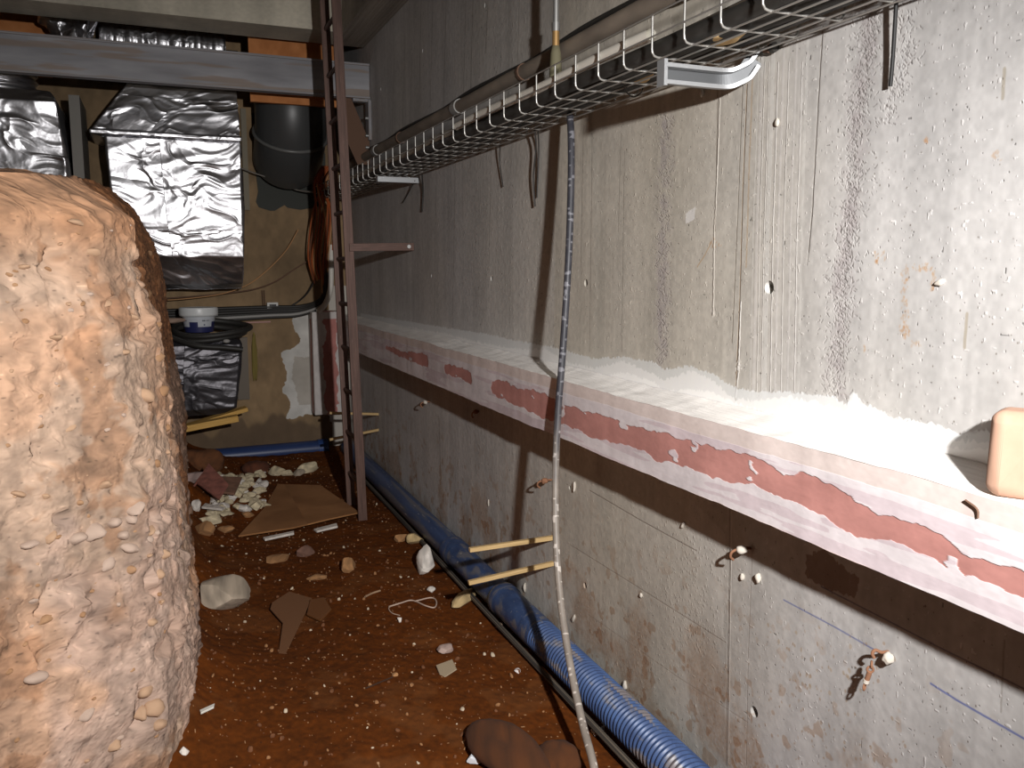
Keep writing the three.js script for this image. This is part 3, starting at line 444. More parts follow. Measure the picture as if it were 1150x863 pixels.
// curved channel arm that carries the near tray, and the plain one farther along
const mArm = std({ color: 0xa2a4a6, roughness: 0.42, metalness: 0.5 });
{
  const a = thing('channel_arm', 'bright curved metal channel arm under the near tray', 'bracket', [W, TY - 0.04, -1.93]); const zA = 0;
  const path = (dy, dz) => { const c = new THREE.CurvePath(); const p = [V(-0.262, dy, dz), V(-0.10, dy, dz), V(-0.062, dy + .002, dz + .01), V(-0.028, dy + .02, dz + .035), V(-0.012, dy + .05, dz + .05)]; return new THREE.CatmullRomCurve3(p, false, 'catmullrom', .3); };
  const lip = (dy, dz, w, h) => { const s = new THREE.Shape([new THREE.Vector2(-w, -h), new THREE.Vector2(w, -h), new THREE.Vector2(w, h), new THREE.Vector2(-w, h)]); return new THREE.ExtrudeGeometry(s, { steps: 40, bevelEnabled: false, extrudePath: path(dy, dz) }); };
  part('upper_lip', lip(0.004, 0.02, .005, .012), mArm, a); part('lower_lip', lip(-0.036, 0.02, .005, .008), mArm, a); part('back', lip(-0.016, 0.0, .022, .003), std({ color: 0x5e6062, roughness: .5, metalness: .5 }), a);
  part('end_plate', bx(-0.268, -0.258, -0.046, 0.018, -0.004, 0.03), mArm, a);
  const b = thing('wall_bolt', 'dark bolt and washer on the wall beside the channel arm', 'bolt', [W - 0.004, onX(872, 55, W).y, onX(872, 55, W).z]);
  const sh = new THREE.CylinderGeometry(0.006, 0.006, 0.034, 8); sh.rotateX(Math.PI / 2); sh.translate(-0.012, 0, -0.01); part('shank', sh, mDarkPl, b); const nu = new THREE.CylinderGeometry(0.013, 0.013, 0.014, 6); nu.rotateX(Math.PI / 2); nu.translate(-0.012, 0, 0.008); part('nut', nu, mBlack, b); const wa = rbx(.02, .02, .004, .001); wa.translate(-.01, 0, -.004); part('washer', wa, mDarkPl, b);
  const q = onX(470, 203, W); solo('channel_arm', bx(TXO + .005, W - .002, TY - .042, TY - .012, q.z - .02, q.z + .02), mArm, 'plain short metal arm under the far tray near the ladder', 'bracket');
}
// loose wires hanging from the tray
const hang = (pts, r, mat, label, cat, name) => solo(name, tube(pts.map(([x, y, X]) => onX(x, y, X)), r, 24, 6), mat, label, cat);
hang([[600, 142, 1.41], [602, 165, 1.43], [599, 200, 1.44], [601, 232, 1.445]], .0035, mBlack, 'longer thin dark wire hanging from tray left of the cable', 'wire', 'hanging_wire');
hang([[604, 142, 1.42], [605, 170, 1.445], [603, 222, 1.45]], .003, mBlack, 'shorter thin dark wire beside the longer one under tray', 'wire', 'hanging_wire');
hang([[562, 162, 1.43], [561, 180, 1.445], [565, 210, 1.45]], .0025, mBlack, 'fine wire end hanging under the tray near mid wall', 'wire', 'hanging_wire');
hang([[474, 196, 1.43], [475, 215, 1.45], [474, 238, 1.452]], .005, mBlack, 'dark wire hanging beside the far tray arm', 'wire', 'hanging_wire');
hang([[466, 203, 1.43], [458, 218, 1.45], [452, 228, 1.452]], .003, mBlack, 'slanting wire end under the far tray arm', 'wire', 'hanging_wire');
hang([[700, 96, 1.3], [704, 104, 1.33], [712, 109, 1.36], [720, 104, 1.39], [722, 98, 1.41]], .002, mBlack, 'small loop of thin wire sagging below the tray', 'wire', 'hanging_wire');
{
  const a = onX(1007, -6, W - .03), b = onX(1003, 60, W - .02), c = onX(1000, 97, W - .016); const s = new THREE.Shape([new THREE.Vector2(-.0045, -.0015), new THREE.Vector2(.0045, -.0015), new THREE.Vector2(.0045, .0015), new THREE.Vector2(-.0045, .0015)]);
  const up = a.clone().add(V(0, .08, 0)); solo('strap_end', plain([tube([up, a, b, c], .0042, 24, 8)]), std({ color: 0x0e0d0d, roughness: .6 }), 'black strap end hanging down the bright wall at the top', 'strap');
}

// ------------------------------------------------------------------ the cable that hangs to the floor
{
  const P = [[640, 128, 1.385], [641.5, 160, 1.37], [641, 220, 1.355], [638, 300, 1.335], [632, 395, 1.312], [627, 460, 1.295], [624, 530, 1.275], [624.5, 600, 1.25], [629, 670, 1.222], [640, 745, 1.188], [654, 812, 1.156], [667, 862, 1.13]].map(([x, y, X]) => onX(x, y, X));
  const last = P[P.length - 1]; const end = last.clone().add(V(-.02, -.04, .06)); end.y = floorH(end.x, end.z) + .004; P.push(end);
    const t = tex(1024, 32, (u, v) => { const n = fbm(u * 90, v * 4, 4), d = sst(.40, .56, u + (fbm(u * 20, v * 3, 3) - .5) * .2); const w = n2(u * 240, v * 5) > .8 ? 60 : 0; return [mix(40, 118, d) + n * 30 + w, mix(41, 110, d) + n * 28 + w, mix(48, 102, d) + n * 26 + w]; });
  solo('hanging_cable', tube(P, .0125, 160, 12), std({ map: t, roughness: .5 }), 'long dark cable hanging from the tray down to the floor', 'cable');
}

// ------------------------------------------------------------------ blue drain pipe along the wall
const mBlue = std({ map: tex(256, 1024, (u, v) => { const n = fbm(u * 12, v * 40, 4) - .5; let c = [54 + n * 26, 74 + n * 32, 112 + n * 40]; const d = sst(.50, .66, fbm(u * 9 + 4, v * 26 + 3, 5)); const s = n2(u * 60, v * 300) > .94; c = c.map((q, i) => mix(q, [134, 122, 112][i], d * .6)); if (s) c = [176, 170, 162]; return c; }), roughness: .42 });
const mBlueRib = std({ map: tex(256, 512, (u, v) => { const n = fbm(u * 12, v * 20, 4) - .5; let c = [66 + n * 24, 88 + n * 34, 130 + n * 44]; const d = sst(.55, .7, fbm(u * 9 + 14, v * 14 + 3, 5)); return c.map((q, i) => mix(q, [140, 122, 106][i], d * .7)); }), roughness: .38 });
const pr = 0.067;
function lay(g, a, b) { const d = b.clone().sub(a).normalize(); g.applyQuaternion(new THREE.Quaternion().setFromUnitVectors(V(0, 1, 0), d)); return g; }
{
  const A = V(1.352, pr + .004, -0.9), B = V(1.366, pr + .006, -3.42), C = V(1.389, pr + .01, -6.92);
  const near = thing('drain_pipe', 'blue ribbed drain pipe lying along the foot of the wall', 'pipe', [A.x, A.y, A.z]);
  const L = A.distanceTo(B), pts = []; const smooth = 0.42, pitch = .021; const nr = Math.floor((L - smooth) / pitch);
  for (let i = 0; i < nr; i++) for (const [f, r] of [[0, pr - .0075], [.2, pr - .0065], [.34, pr - .001], [.5, pr], [.72, pr - .001], [.86, pr - .0065]]) pts.push(new THREE.Vector2(r, (i + f) * pitch));
  pts.push(new THREE.Vector2(pr - .007, nr * pitch)); const g = new THREE.LatheGeometry(pts, 48); part('ribbed_pipe', lay(g, A, B), mBlueRib, near);
  const g2 = new THREE.LatheGeometry([[pr - .006, nr * pitch - .02], [pr + .001, nr * pitch], [pr + .002, nr * pitch + .1], [pr + .003, L - .06], [pr + .009, L - .05], [pr + .009, L - .005], [pr, L]].map(q => new THREE.Vector2(...q)), 48); part('sleeve', lay(g2, A, B), mBlue, near);
  const fp = thing('drain_pipe', 'smooth blue drain pipe joined to the ribbed one along wall', 'pipe', [B.x, B.y, B.z]); const L2 = B.distanceTo(C);
  const g3 = new THREE.LatheGeometry([[pr - .002, -.02], [pr - .002, .62], [pr + .006, .63], [pr + .006, .74], [pr - .002, .75], [pr - .002, L2]].map(q => new THREE.Vector2(...q)), 48); part('pipe', lay(g3, B, C), mBlue, fp);
  const to = new THREE.TorusGeometry(pr + .003, .0055, 8, 40); to.rotateX(Math.PI / 2); to.translate(0, .004, 0); part('sealing_ring', lay(to, B, C), mBlackDusty, fp);
  const bp = thing('back_drain_pipe', 'blue drain pipe lying along the foot of the back wall', 'pipe', [0.6, .055, ZB + .10]); const q = rod(V(-.62, 0, 0), V(.64, .012, 0), pr, 32); part('pipe', q, std({ color: 0x2c3f6c, roughness: .4 }), bp); part('end_collar', rod(V(.56, .011, 0), V(.64, .012, 0), pr + .006, 32), std({ color: 0x2c477e, roughness: .45 }), bp);
  solo('floor_conduit', tube([V(1.278, .016, -0.9), V(1.283, .018, -2.2), V(1.29, .016, -3.4), V(1.305, .018, -4.6), V(1.318, .02, -6.3)], .0125, 90, 10), mBlackDusty, 'thin dusty grey conduit on the soil beside the blue pipe', 'conduit');
  const s = V(.35, .035, ZB + .22); solo('white_conduit', rod(V(.5, .022, ZB + .235), V(1.12, .03, ZB + .215), .016, 12), mWhitePl, 'white conduit on the soil before the back blue pipe', 'conduit'); solo('red_conduit', rod(V(.18, .018, ZB + .26), V(.46, .02, ZB + .24), .015, 12), std({ color: 0x9c5a48, roughness: .6 }), 'short red conduit on the soil beside the white one', 'conduit');
}

// ------------------------------------------------------------------ wooden pegs wedged in the wall
const mPeg = std({ map: tex(256, 64, (u, v) => { const n = fbm(u * 4, v * 26, 4) - .5; return [196 + n * 70, 166 + n * 66, 116 + n * 60]; }), roughness: .8 });
const pegs = [[[621, 604], [527, 618], 'upper wooden peg sticking out of the wall over the near pipe', .012], [[621, 632], [526, 655], 'lower wooden peg sticking out of the wall over the near pipe', .012], [[425, 466], [370, 464], 'upper wooden peg behind the ladder above the far pipe', .012], [[425, 482], [370, 494], 'lower wooden peg behind the ladder above the far pipe', .012]];
pegs.forEach(([w, t, lab, r], i) => { const a = onX(w[0], w[1], W); let b = onZ(t[0], t[1], a.z); if (i === 1) { b = onX(t[0], t[1], onZ(527, 618, a.z).x); } if (i > 1) { b = onX(t[0], t[1], i === 2 ? 1.06 : 1.07); b = onZ(t[0], t[1], a.z); } a.x = W + .05; solo('wooden_peg', barBetween(a, b, r * 1.7, r * 1.5, .003), mPeg, lab, 'peg'); });

// ------------------------------------------------------------------ small things fixed to the wall
const mRust = std({ color: 0x8a6148, roughness: .9 }), mLime = std({ color: 0xc8c0b4, roughness: .9 });
{
  const p = onX(997, 738, W); const h = thing('chain_hook', 'rusty hook with plaster blob and ring hanging from the wall', 'hook', [p.x, p.y, p.z]);
  part('eye_bolt', plain([tube([V(0, .012, 0), V(-.02, .014, .0), V(-.034, .02, -.004), V(-.04, .012, -.006), V(-.036, .002, -.004)], .0038, 20, 8)]), mRust, h);
  const bl = rockGeo(.012, .014, .011, 4, 3, .5); bl.translate(-.014, .004, .013); part('plaster_blob', bl, mLime, h);
  const t1 = new THREE.TorusGeometry(.007, .0028, 8, 16); t1.rotateY(.8); t1.translate(-.04, -.014, -.006); part('link', t1, mRust, h); const t2 = new THREE.TorusGeometry(.0065, .0028, 8, 16); t2.rotateY(-.6); t2.translate(-.041, -.026, -.008); part('link', t2, mRust, h);
  const tb = part('turnbuckle', rod(V(-.041, -.032, -.009), V(-.044, -.062, -.016), .0058, 10), mRust, h); const wl = rod(V(-.0435, -.052, -.014), V(-.044, -.06, -.0155), .0068, 10); part('white_band', wl, mLime, tb); const t3 = new THREE.TorusGeometry(.0072, .0022, 8, 18); t3.rotateY(.5); t3.translate(-.045, -.071, -.018); part('ring', t3, mRust, h);
}
const stub = (px, py, len, lab, k) => { const p = onX(px, py, W); const h = thing('tie_stub', lab, 'wire stub', [p.x, p.y, p.z], undefined); part('wire', tube([V(.02, 0, 0), V(-len * .5, .004, -.004), V(-len, -.004, -.012), V(-len * 1.05, -.02, -.018), V(-len * .8, -.032, -.022)], .004, 20, 6), mRust, h); const c = rockGeo(.014, .012, .014, k, 2, .4); c.translate(-len * .6, .002, 0); part('lime_crust', c, k % 2 ? mLime : mRust, h); };
stub(843, 617, .05, 'limed wire stub poking from the wall below the near ledge', 3); stub(620, 540, .055, 'rusty wire stub on the wall just right of the cable below ledge', 2); stub(483, 452, .05, 'twisted wire stub below the far ledge near the ladder', 5); stub(538, 463, .03, 'short wire stub in the ledge shadow left of the cable', 4);
let dk = 200; const drip = (px, py, l, r, lab, lean = 0) => { const p = onX(px, py, W); const g = rockGeo(r, l / 2 + r * .9, r * 1.1, dk++, 2, .55); g.rotateX(lean); const m = solo('mortar_drip', g, mLime, lab, 'mortar drip', 'mortar drips on the lower wall'); m.position.set(W - r * .6, p.y, p.z); };
for (const [x, y, l, r, lab, q] of [[646, 547, .03, .006, 'white mortar drip right of the cable under the ledge'], [549, 565, .03, .004, 'small white mortar drip on wall left of the cable'], [590, 660, .03, .006, 'white mortar drip above the pipe joint behind lower peg', 0], [645, 695, .035, .006, 'slanting mortar drip close to the pipe right of the cable', .5], [703, 770, .02, .008, 'stubby mortar drip touching the pipe at lower middle'], [853, 650, .012, .008, 'small mortar knob below the near wire stub'], [835, 648, .01, .006, 'tiny white mortar knob left of the small knob'], [768, 590, .02, .005, 'slanting mortar drip just below the ledge shadow middle', .6], [721, 669, .004, .006, 'round white mortar dot on the lower wall'], [790, 105, .012, .007, 'mortar tear on the wall under the channel arm'], [874, 138, .012, .006, 'mortar tear on the white streaked wall below the bolt'], [1057, 317, .014, .006, 'white mortar flake beside the rust marks', 1.1], [514, 607, .03, .004, 'upright white mortar drip above the pipe behind upper peg']]) drip(x, y, l, r, lab, q || 0);
{ const q = onY(1150, 552, LT + .01); const g = new RoundedBoxGeometry(.085, .15, .11, 8, .022); const p = g.attributes.position; for (let i = 0; i < p.count; i++) { const x = p.getX(i), y = p.getY(i), z = p.getZ(i), f = 1 + (fbm3(x * 18 + 4, y * 14, z * 18, 3) - .5) * .35; p.setXYZ(i, x * f + y * .12, y, z * f); } g.computeVertexNormals(); const m = solo('tan_lump', g, std({ map: tex(64, 64, (u, v) => { const n = fbm(u * 5, v * 5, 4); return [176 + n * 14, 140 + n * 12, 118 + n * 12]; }), roughness: .85 }), 'pale tan block resting on the white ledge at the right edge', 'block'); m.position.set(Math.min(q.x, 1.40), LT + .078, q.z); m.rotation.y = .5; }
{ const a = onX(1084, 562, LX - .003), b = onX(1097, 572, LX - .004), c = onX(1098, 582, LX - .002); solo('curled_wire', tube([a, b, c], .0022, 12, 6), mDarkPl, 'short curled dark wire on the ledge front at the right', 'wire'); }

// ------------------------------------------------------------------ foil-wrapped ducts
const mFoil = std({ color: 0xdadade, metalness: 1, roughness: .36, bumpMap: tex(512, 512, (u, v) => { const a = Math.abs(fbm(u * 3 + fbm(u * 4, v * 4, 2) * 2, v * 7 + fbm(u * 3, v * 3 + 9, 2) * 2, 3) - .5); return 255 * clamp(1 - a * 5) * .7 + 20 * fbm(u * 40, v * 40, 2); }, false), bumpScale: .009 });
function foilLoft(rings, zb, nU, nV, amp, k) {                 // rings: { y, x0, x1, zf }
  const pos = [], uv = [], idx = []; const ringAt = (t) => { const f = t * (rings.length - 1), i = Math.min(rings.length - 2, Math.floor(f)), q = f - i, A = rings[i], B = rings[i + 1]; const m = (s) => mix(A[s], B[s], q); return { y: m('y'), x0: m('x0'), x1: m('x1'), zf: m('zf') }; };
  for (let j = 0; j <= nV; j++) { const r = ringAt(j / nV), d = r.zf - zb, w = r.x1 - r.x0, P = 2 * d + w; for (let i = 0; i <= nU; i++) { const s = i / nU * P; let x, z, nx = 0, nz = 0; if (s < d) { x = r.x0; z = zb + s; nx = -1; } else if (s < d + w) { x = r.x0 + s - d; z = r.zf; nz = 1; } else { x = r.x1; z = r.zf - (s - d - w); nx = 1; }
      const e = Math.min(Math.abs(s - d), Math.abs(s - d - w)); const warp = fbm3(x * 3 + k, r.y * 3, z * 3, 2) * 1.5; const n = (0.5 - Math.abs(fbm3(x * 2.4 + warp + k, r.y * 6 + warp, z * 3, 2) - .5) * 2.6) + (fbm3(x * 2.2 + k, r.y * 2.4, z * 2, 2) - .5) * 2; const a = amp * n * sst(0, .02, e + .012);
      pos.push(x + nx * a, r.y + (fbm3(x * 6, r.y * 6, z * 6 + k, 2) - .5) * amp, z + nz * a); uv.push(s * 1.1, r.y * 1.1); } }
  for (let j = 0; j < nV; j++) for (let i = 0; i < nU; i++) { const a = j * (nU + 1) + i, b = a + 1, c = a + nU + 1, d = c + 1; idx.push(a, b, c, b, d, c); }
  // top and bottom caps
  for (const j of [0, nV]) { const base = j * (nU + 1); for (let i = 1; i < nU; i++) idx.push(base, base + i, base + i + 1); }
  const g = new THREE.BufferGeometry(); g.setAttribute('position', new THREE.Float32BufferAttribute(pos, 3)); g.setAttribute('uv', new THREE.Float32BufferAttribute(uv, 2)); g.setIndex(idx); g.computeVertexNormals(); return g;
}
{
  const d = thing('foil_duct', 'large crumpled silver foil wrapped duct on the back wall', 'duct', [0, 0, 0]);
  part('wrapping', foilLoft([{ y: 1.395, x0: -.20, x1: .585, zf: -6.80 }, { y: 1.43, x0: -.22, x1: .59, zf: -6.74 }, { y: 1.63, x0: -.25, x1: .595, zf: -6.60 }, { y: 1.9, x0: -.26, x1: .60, zf: -6.585 }, { y: 2.2, x0: -.27, x1: .60, zf: -6.58 }, { y: 2.44, x0: -.28, x1: .605, zf: -6.585 }], ZB, 240, 150, .016, 3), mFoil, d);
  part('flange', foilLoft([{ y: 2.435, x0: -.30, x1: .60, zf: -6.60 }, { y: 2.45, x0: -.375, x1: .61, zf: -6.56 }, { y: 2.475, x0: -.375, x1: .612, zf: -6.56 }, { y: 2.49, x0: -.35, x1: .605, zf: -6.60 }], ZB, 200, 16, .007, 7), mFoil, d);
  part('hood', foilLoft([{ y: 2.48, x0: -.36, x1: .605, zf: -6.60 }, { y: 2.64, x0: -.25, x1: .605, zf: -6.625 }, { y: 2.80, x0: -.13, x1: .60, zf: -6.665 }, { y: 2.86, x0: -.09, x1: .60, zf: -6.70 }], ZB, 200, 70, .014, 11), mFoil, d);
  const l = thing('foil_duct', 'dark crumpled silver foil duct rising behind the bank at left', 'duct', [0, 0, 0]);
  part('wrapping', foilLoft([{ y: .40, x0: -1.15, x1: -.50, zf: -6.5 }, { y: 1.9, x0: -1.15, x1: -.50, zf: -6.48 }, { y: 2.3, x0: -1.15, x1: -.52, zf: -6.48 }, { y: 2.62, x0: -1.15, x1: -.55, zf: -6.47 }, { y: 2.70, x0: -1.12, x1: -.6, zf: -6.55 }], ZB, 200, 220, .022, 21), mFoil, l);
  const pr2 = []; for (let i = 0; i <= 24; i++) pr2.push(new THREE.Vector2(.24 + .012 * Math.sin(i * 1.57), i * .012)); const cg = new THREE.LatheGeometry(pr2, 40); cg.translate(-.93, 2.68, -6.8); part('round_collar', cg, mFoil, l);
  const ed = thing('duct_flashing', 'narrow grey sheet metal strip beside the left foil duct', 'flashing', [-.47, 1.9, -6.5]); part('sheet', bx(-.01, .055, 0, .78, -.6, 0), std({ color: 0x77746e, roughness: .6, metalness: .3 }), ed);
  const lo = thing('foil_duct', 'dark foil covered duct under the bucket on the back wall', 'duct', [0, 0, 0]);
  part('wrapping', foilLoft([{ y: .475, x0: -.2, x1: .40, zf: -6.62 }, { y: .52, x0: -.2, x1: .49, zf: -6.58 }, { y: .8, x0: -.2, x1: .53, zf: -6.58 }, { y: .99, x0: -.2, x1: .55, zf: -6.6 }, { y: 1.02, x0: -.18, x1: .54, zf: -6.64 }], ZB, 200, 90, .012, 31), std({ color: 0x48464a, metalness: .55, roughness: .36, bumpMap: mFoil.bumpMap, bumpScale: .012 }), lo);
  const up = thing('foil_pipe', 'horizontal foil wrapped pipe seen above the steel beam', 'duct', [.13, 3.16, -6.95]); { const pts = []; for (let i = 0; i <= 40; i++) pts.push(new THREE.Vector2(.115 + .008 * Math.sin(i * 2.3) + .008 * Math.sin(i * .9), -.42 + i * .021)); const g = new THREE.LatheGeometry(pts, 36); g.rotateZ(Math.PI / 2); part('wrapping', g, mFoil, up); }
  const b1 = onZ(82, 28, -6.8); const ub = thing('foil_bend', 'crumpled foil bend above the steel beam at left', 'duct', [b1.x, b1.y, b1.z]); part('wrapping', (() => { const g = tube([V(-.18, .16, 0), V(-.1, .02, .02), V(0, -.1, .03), V(.0, -.28, .02)], .09, 60, 24); const p = g.attributes.position; for (let i = 0; i < p.count; i++) { const f = (fbm3(p.getX(i) * 16, p.getY(i) * 16, p.getZ(i) * 16, 3) - .5) * .06; p.setXYZ(i, p.getX(i) + f, p.getY(i) + f, p.getZ(i) + f); } g.computeVertexNormals(); return g; })(), mFoil, ub);
  part('second_branch', (() => { const g = tube([V(.16, .2, 0), V(.1, .04, .02), V(.05, -.1, .03), V(.03, -.28, .02)], .06, 50, 20); const p = g.attributes.position; for (let i = 0; i < p.count; i++) { const f = (fbm3(p.getX(i) * 16, p.getY(i) * 16 + 5, p.getZ(i) * 16, 3) - .5) * .05; p.setXYZ(i, p.getX(i) + f, p.getY(i) + f, p.getZ(i) + f); } g.computeVertexNormals(); return g; })(), mFoil, ub);
  const mm2 = std({ color: 0xcaa71f, roughness: .8 }); const yw = onZ(286, 402, ZB + .01); solo('foam_seam', rockGeo(.022, .2, .015, 8, 4, .6), std({ color: 0x82743c, roughness: .9 }), 'yellow foam seam beside the lower foil duct', 'foam').position.set(yw.x, yw.y, ZB + .01);
  solo('sheet_panel', bx(.55, .64, .5, 1.0, ZB, ZB + .05), std({ color: 0x6e6458, roughness: .6, metalness: .2 }), 'narrow grey sheet panel right of the lower foil duct', 'panel');
}
// orange boards high on the back wall, dark bitumen patch, big dark pipe
const mOrange = std({ map: tex(128, 128, (u, v) => { const n = fbm(u * 12, v * 12, 4) - .5; return [196 + n * 40, 128 + n * 36, 76 + n * 30]; }), roughness: .9 });
solo('orange_board', bx(.675, 1.32, 2.72, 3.69, -6.54, -6.5), mOrange, 'orange board above the dark pipe behind the steel beam', 'board'); solo('orange_board', bx(-1.6, -.62, 2.9, 3.69, ZB + .002, ZB + .06), mOrange, 'orange board behind the steel beam at far left', 'board');
solo('dark_board', bx(-.45, .66, 2.9, 3.2, ZB + .002, ZB + .03), std({ color: 0x4a4034, roughness: .95 }), 'dark board on the back wall behind the foil pipe', 'board');
{
  const mDP = std({ color: 0x454646, roughness: .38 }); const x = 1.0;
  const p = thing('dark_pipe', 'big dark grey pipe bending into the back wall', 'pipe', [x, 2.44, -6.83]);
  const g = tube([V(0, 1.1, 0), V(0, .4, 0), V(0, .25, 0), V(0, .1, -.06), V(0, .0, -.18), V(0, -.05, -.27)], .265, 40, 36); const dpp = part('pipe', g, mDP, p);
  const t = new THREE.TorusGeometry(.272, .013, 10, 48); t.applyQuaternion(new THREE.Quaternion().setFromUnitVectors(V(0, 0, 1), V(0, -.82, -.57).normalize())); t.translate(0, .12, -.05); part('socket_rim', t, std({ color: 0x6a6a68, roughness: .35 }), dpp);
  const sh = []; for (let i = 0; i < 40; i++) { const a = i / 40; let q; if (a < .25) q = [mix(.74, 1.3, a * 4), 2.77]; else if (a < .5) q = [1.3, mix(2.77, 2.02, (a - .25) * 4)]; else if (a < .75) q = [mix(1.3, .8, (a - .5) * 4), 2.02]; else q = [.76, mix(2.02, 2.77, (a - .75) * 4)]; sh.push(new THREE.Vector2(q[0] + rr(-.025, .025), q[1] + rr(-.03, .03))); }
  const s = new THREE.ExtrudeGeometry(new THREE.Shape(sh), { depth: .012, bevelEnabled: false }); s.translate(0, 0, ZB); solo('bitumen_patch', s, std({ color: 0x33352f, roughness: .7 }), 'dark ragged coating patch on the wall around the big pipe', 'patch');
  solo('grey_post', bx(.66, .70, 2.0, 2.77, ZB, ZB + .05), std({ color: 0x8a8272, roughness: .9 }), 'narrow upright batten between foil duct and dark pipe', 'batten');
}
// cables in the far corner and along the back wall
const mOrC = std({ color: 0xa04f1e, roughness: .6 }), mTanC = std({ color: 0xb98a5c, roughness: .6 });
for (let i = 0; i < 13; i++) { const a = onZ(358 + rr(-9, 12), 205, -6.75), b = onZ(352 + i * 1.9, 240 + rr(-6, 10), -6.85), c = onZ(346 + i * 2.1, 285 + rr(-6, 12), -6.9), d = onZ(352 + i * 1.4, 320 + rr(-8, 10), -6.95); solo('corner_cable', tube([a.clone().add(V(.06, .12, .05)), a, b, c, d], rr(.006, .009), 30, 6), i % 4 === 3 ? mTanC : i % 4 === 1 ? std({ color: 0x6b3a1e, roughness: .6 }) : mOrC, 'orange brown cable in the bundle hanging beside the ladder', 'cable', 'hanging orange cable bundle'); }
for (let i = 0; i < 6; i++) { const dy = i * 4; const P = [[362 + i * 1.6, 285, -6.93], [366 + i * 1.6 - 2, 318, -6.95], [360 + i * 1.2, 336 + dy * .25, -7.0], [338, 344 + dy * .5, -7.08], [300, 345 + dy * .6, -7.1], [240, 347 + dy * .7, -7.1], [190, 349 + dy * .7, -7.1], [140, 350 + dy * .7, -7.1]].map(([x, y, z]) => onZ(x, y, z + i * .002)); solo('black_cable', tube(P, i % 2 ? .011 : .014, 80, 8), i === 4 ? mGreyPl : mBlack, ['topmost', 'second', 'third', 'fourth', 'fifth and grey', 'lowest'][i] + ' cable from the top in the run along the back wall', 'cable', 'black cables along the back wall'); }
solo('white_conduit_bend', tube([onZ(372, 275, -6.9), onZ(372, 300, -6.9), onZ(371, 325, -6.9), onZ(365, 342, -6.92), onZ(357, 350, -6.95)], .022, 30, 12), mWhitePl, 'white conduit bend beside the black cables in the corner', 'conduit');
solo('thin_cable', tube([[335, 258], [320, 283], [295, 308], [274, 322], [245, 331], [205, 336], [170, 338]].map(([x, y], i) => onZ(x, y, -7.0 + (i > 2 ? .0 : -.03))), .005, 60, 6), mTanC, 'thin tan cable sagging from the corner under the big foil duct', 'cable');
solo('thin_cable', tube([[346, 293], [330, 303], [310, 316], [285, 325], [250, 330], [205, 334], [170, 336]].map(([x, y]) => onZ(x, y, -7.06)), .006, 60, 6), mDarkPl, 'thin brown cable sagging just behind the tan one', 'cable');
solo('thin_cable', tube([[268, 188], [290, 196], [315, 204], [332, 213], [352, 216]].map(([x, y], i) => onZ(x, y, -6.98 + (i > 3 ? .12 : 0))), .006, 30, 6), std({ color: 0x77716a, roughness: .6 }), 'grey cable strung across the dark pipe patch', 'cable');
solo('thin_cable', tube([onZ(356, 310, -6.98), onZ(346, 328, -7.05), onZ(336, 338, -7.11), onZ(325, 345, -7.12)], .008, 30, 6), mBlack, 'short black cable curving onto the back wall', 'cable');
solo('pink_batten', barBetween(onZ(235, 364, ZB + .012), onZ(304, 361.5, ZB + .012), .012, .012, .002), std({ color: 0xc49a90, roughness: .8 }), 'thin pink batten fixed below the black cables', 'batten');
{ const p = onZ(306, 343, ZB + .05); const t = thing('cable_tag', 'small white printed tag on the back wall cables', 'tag', [p.x, p.y, ZB + .06]); const pt = part('plate', rbx(.085, .045, .004, .001), std({ color: 0xd8d8d4, roughness: .6 }), t); part('print', (() => { const g = bx(-.025, .028, -.006, .008, .002, .0032); return g; })(), std({ color: 0x4a4a4a, roughness: .7 }), pt); part('rod', rod(V(-.07, -.03, -.02), V(-.075, .12, -.02), .004, 6), mDarkPl, t); part('rod', rod(V(-.055, -.03, -.02), V(-.06, .12, -.02), .004, 6), mDarkPl, t); }
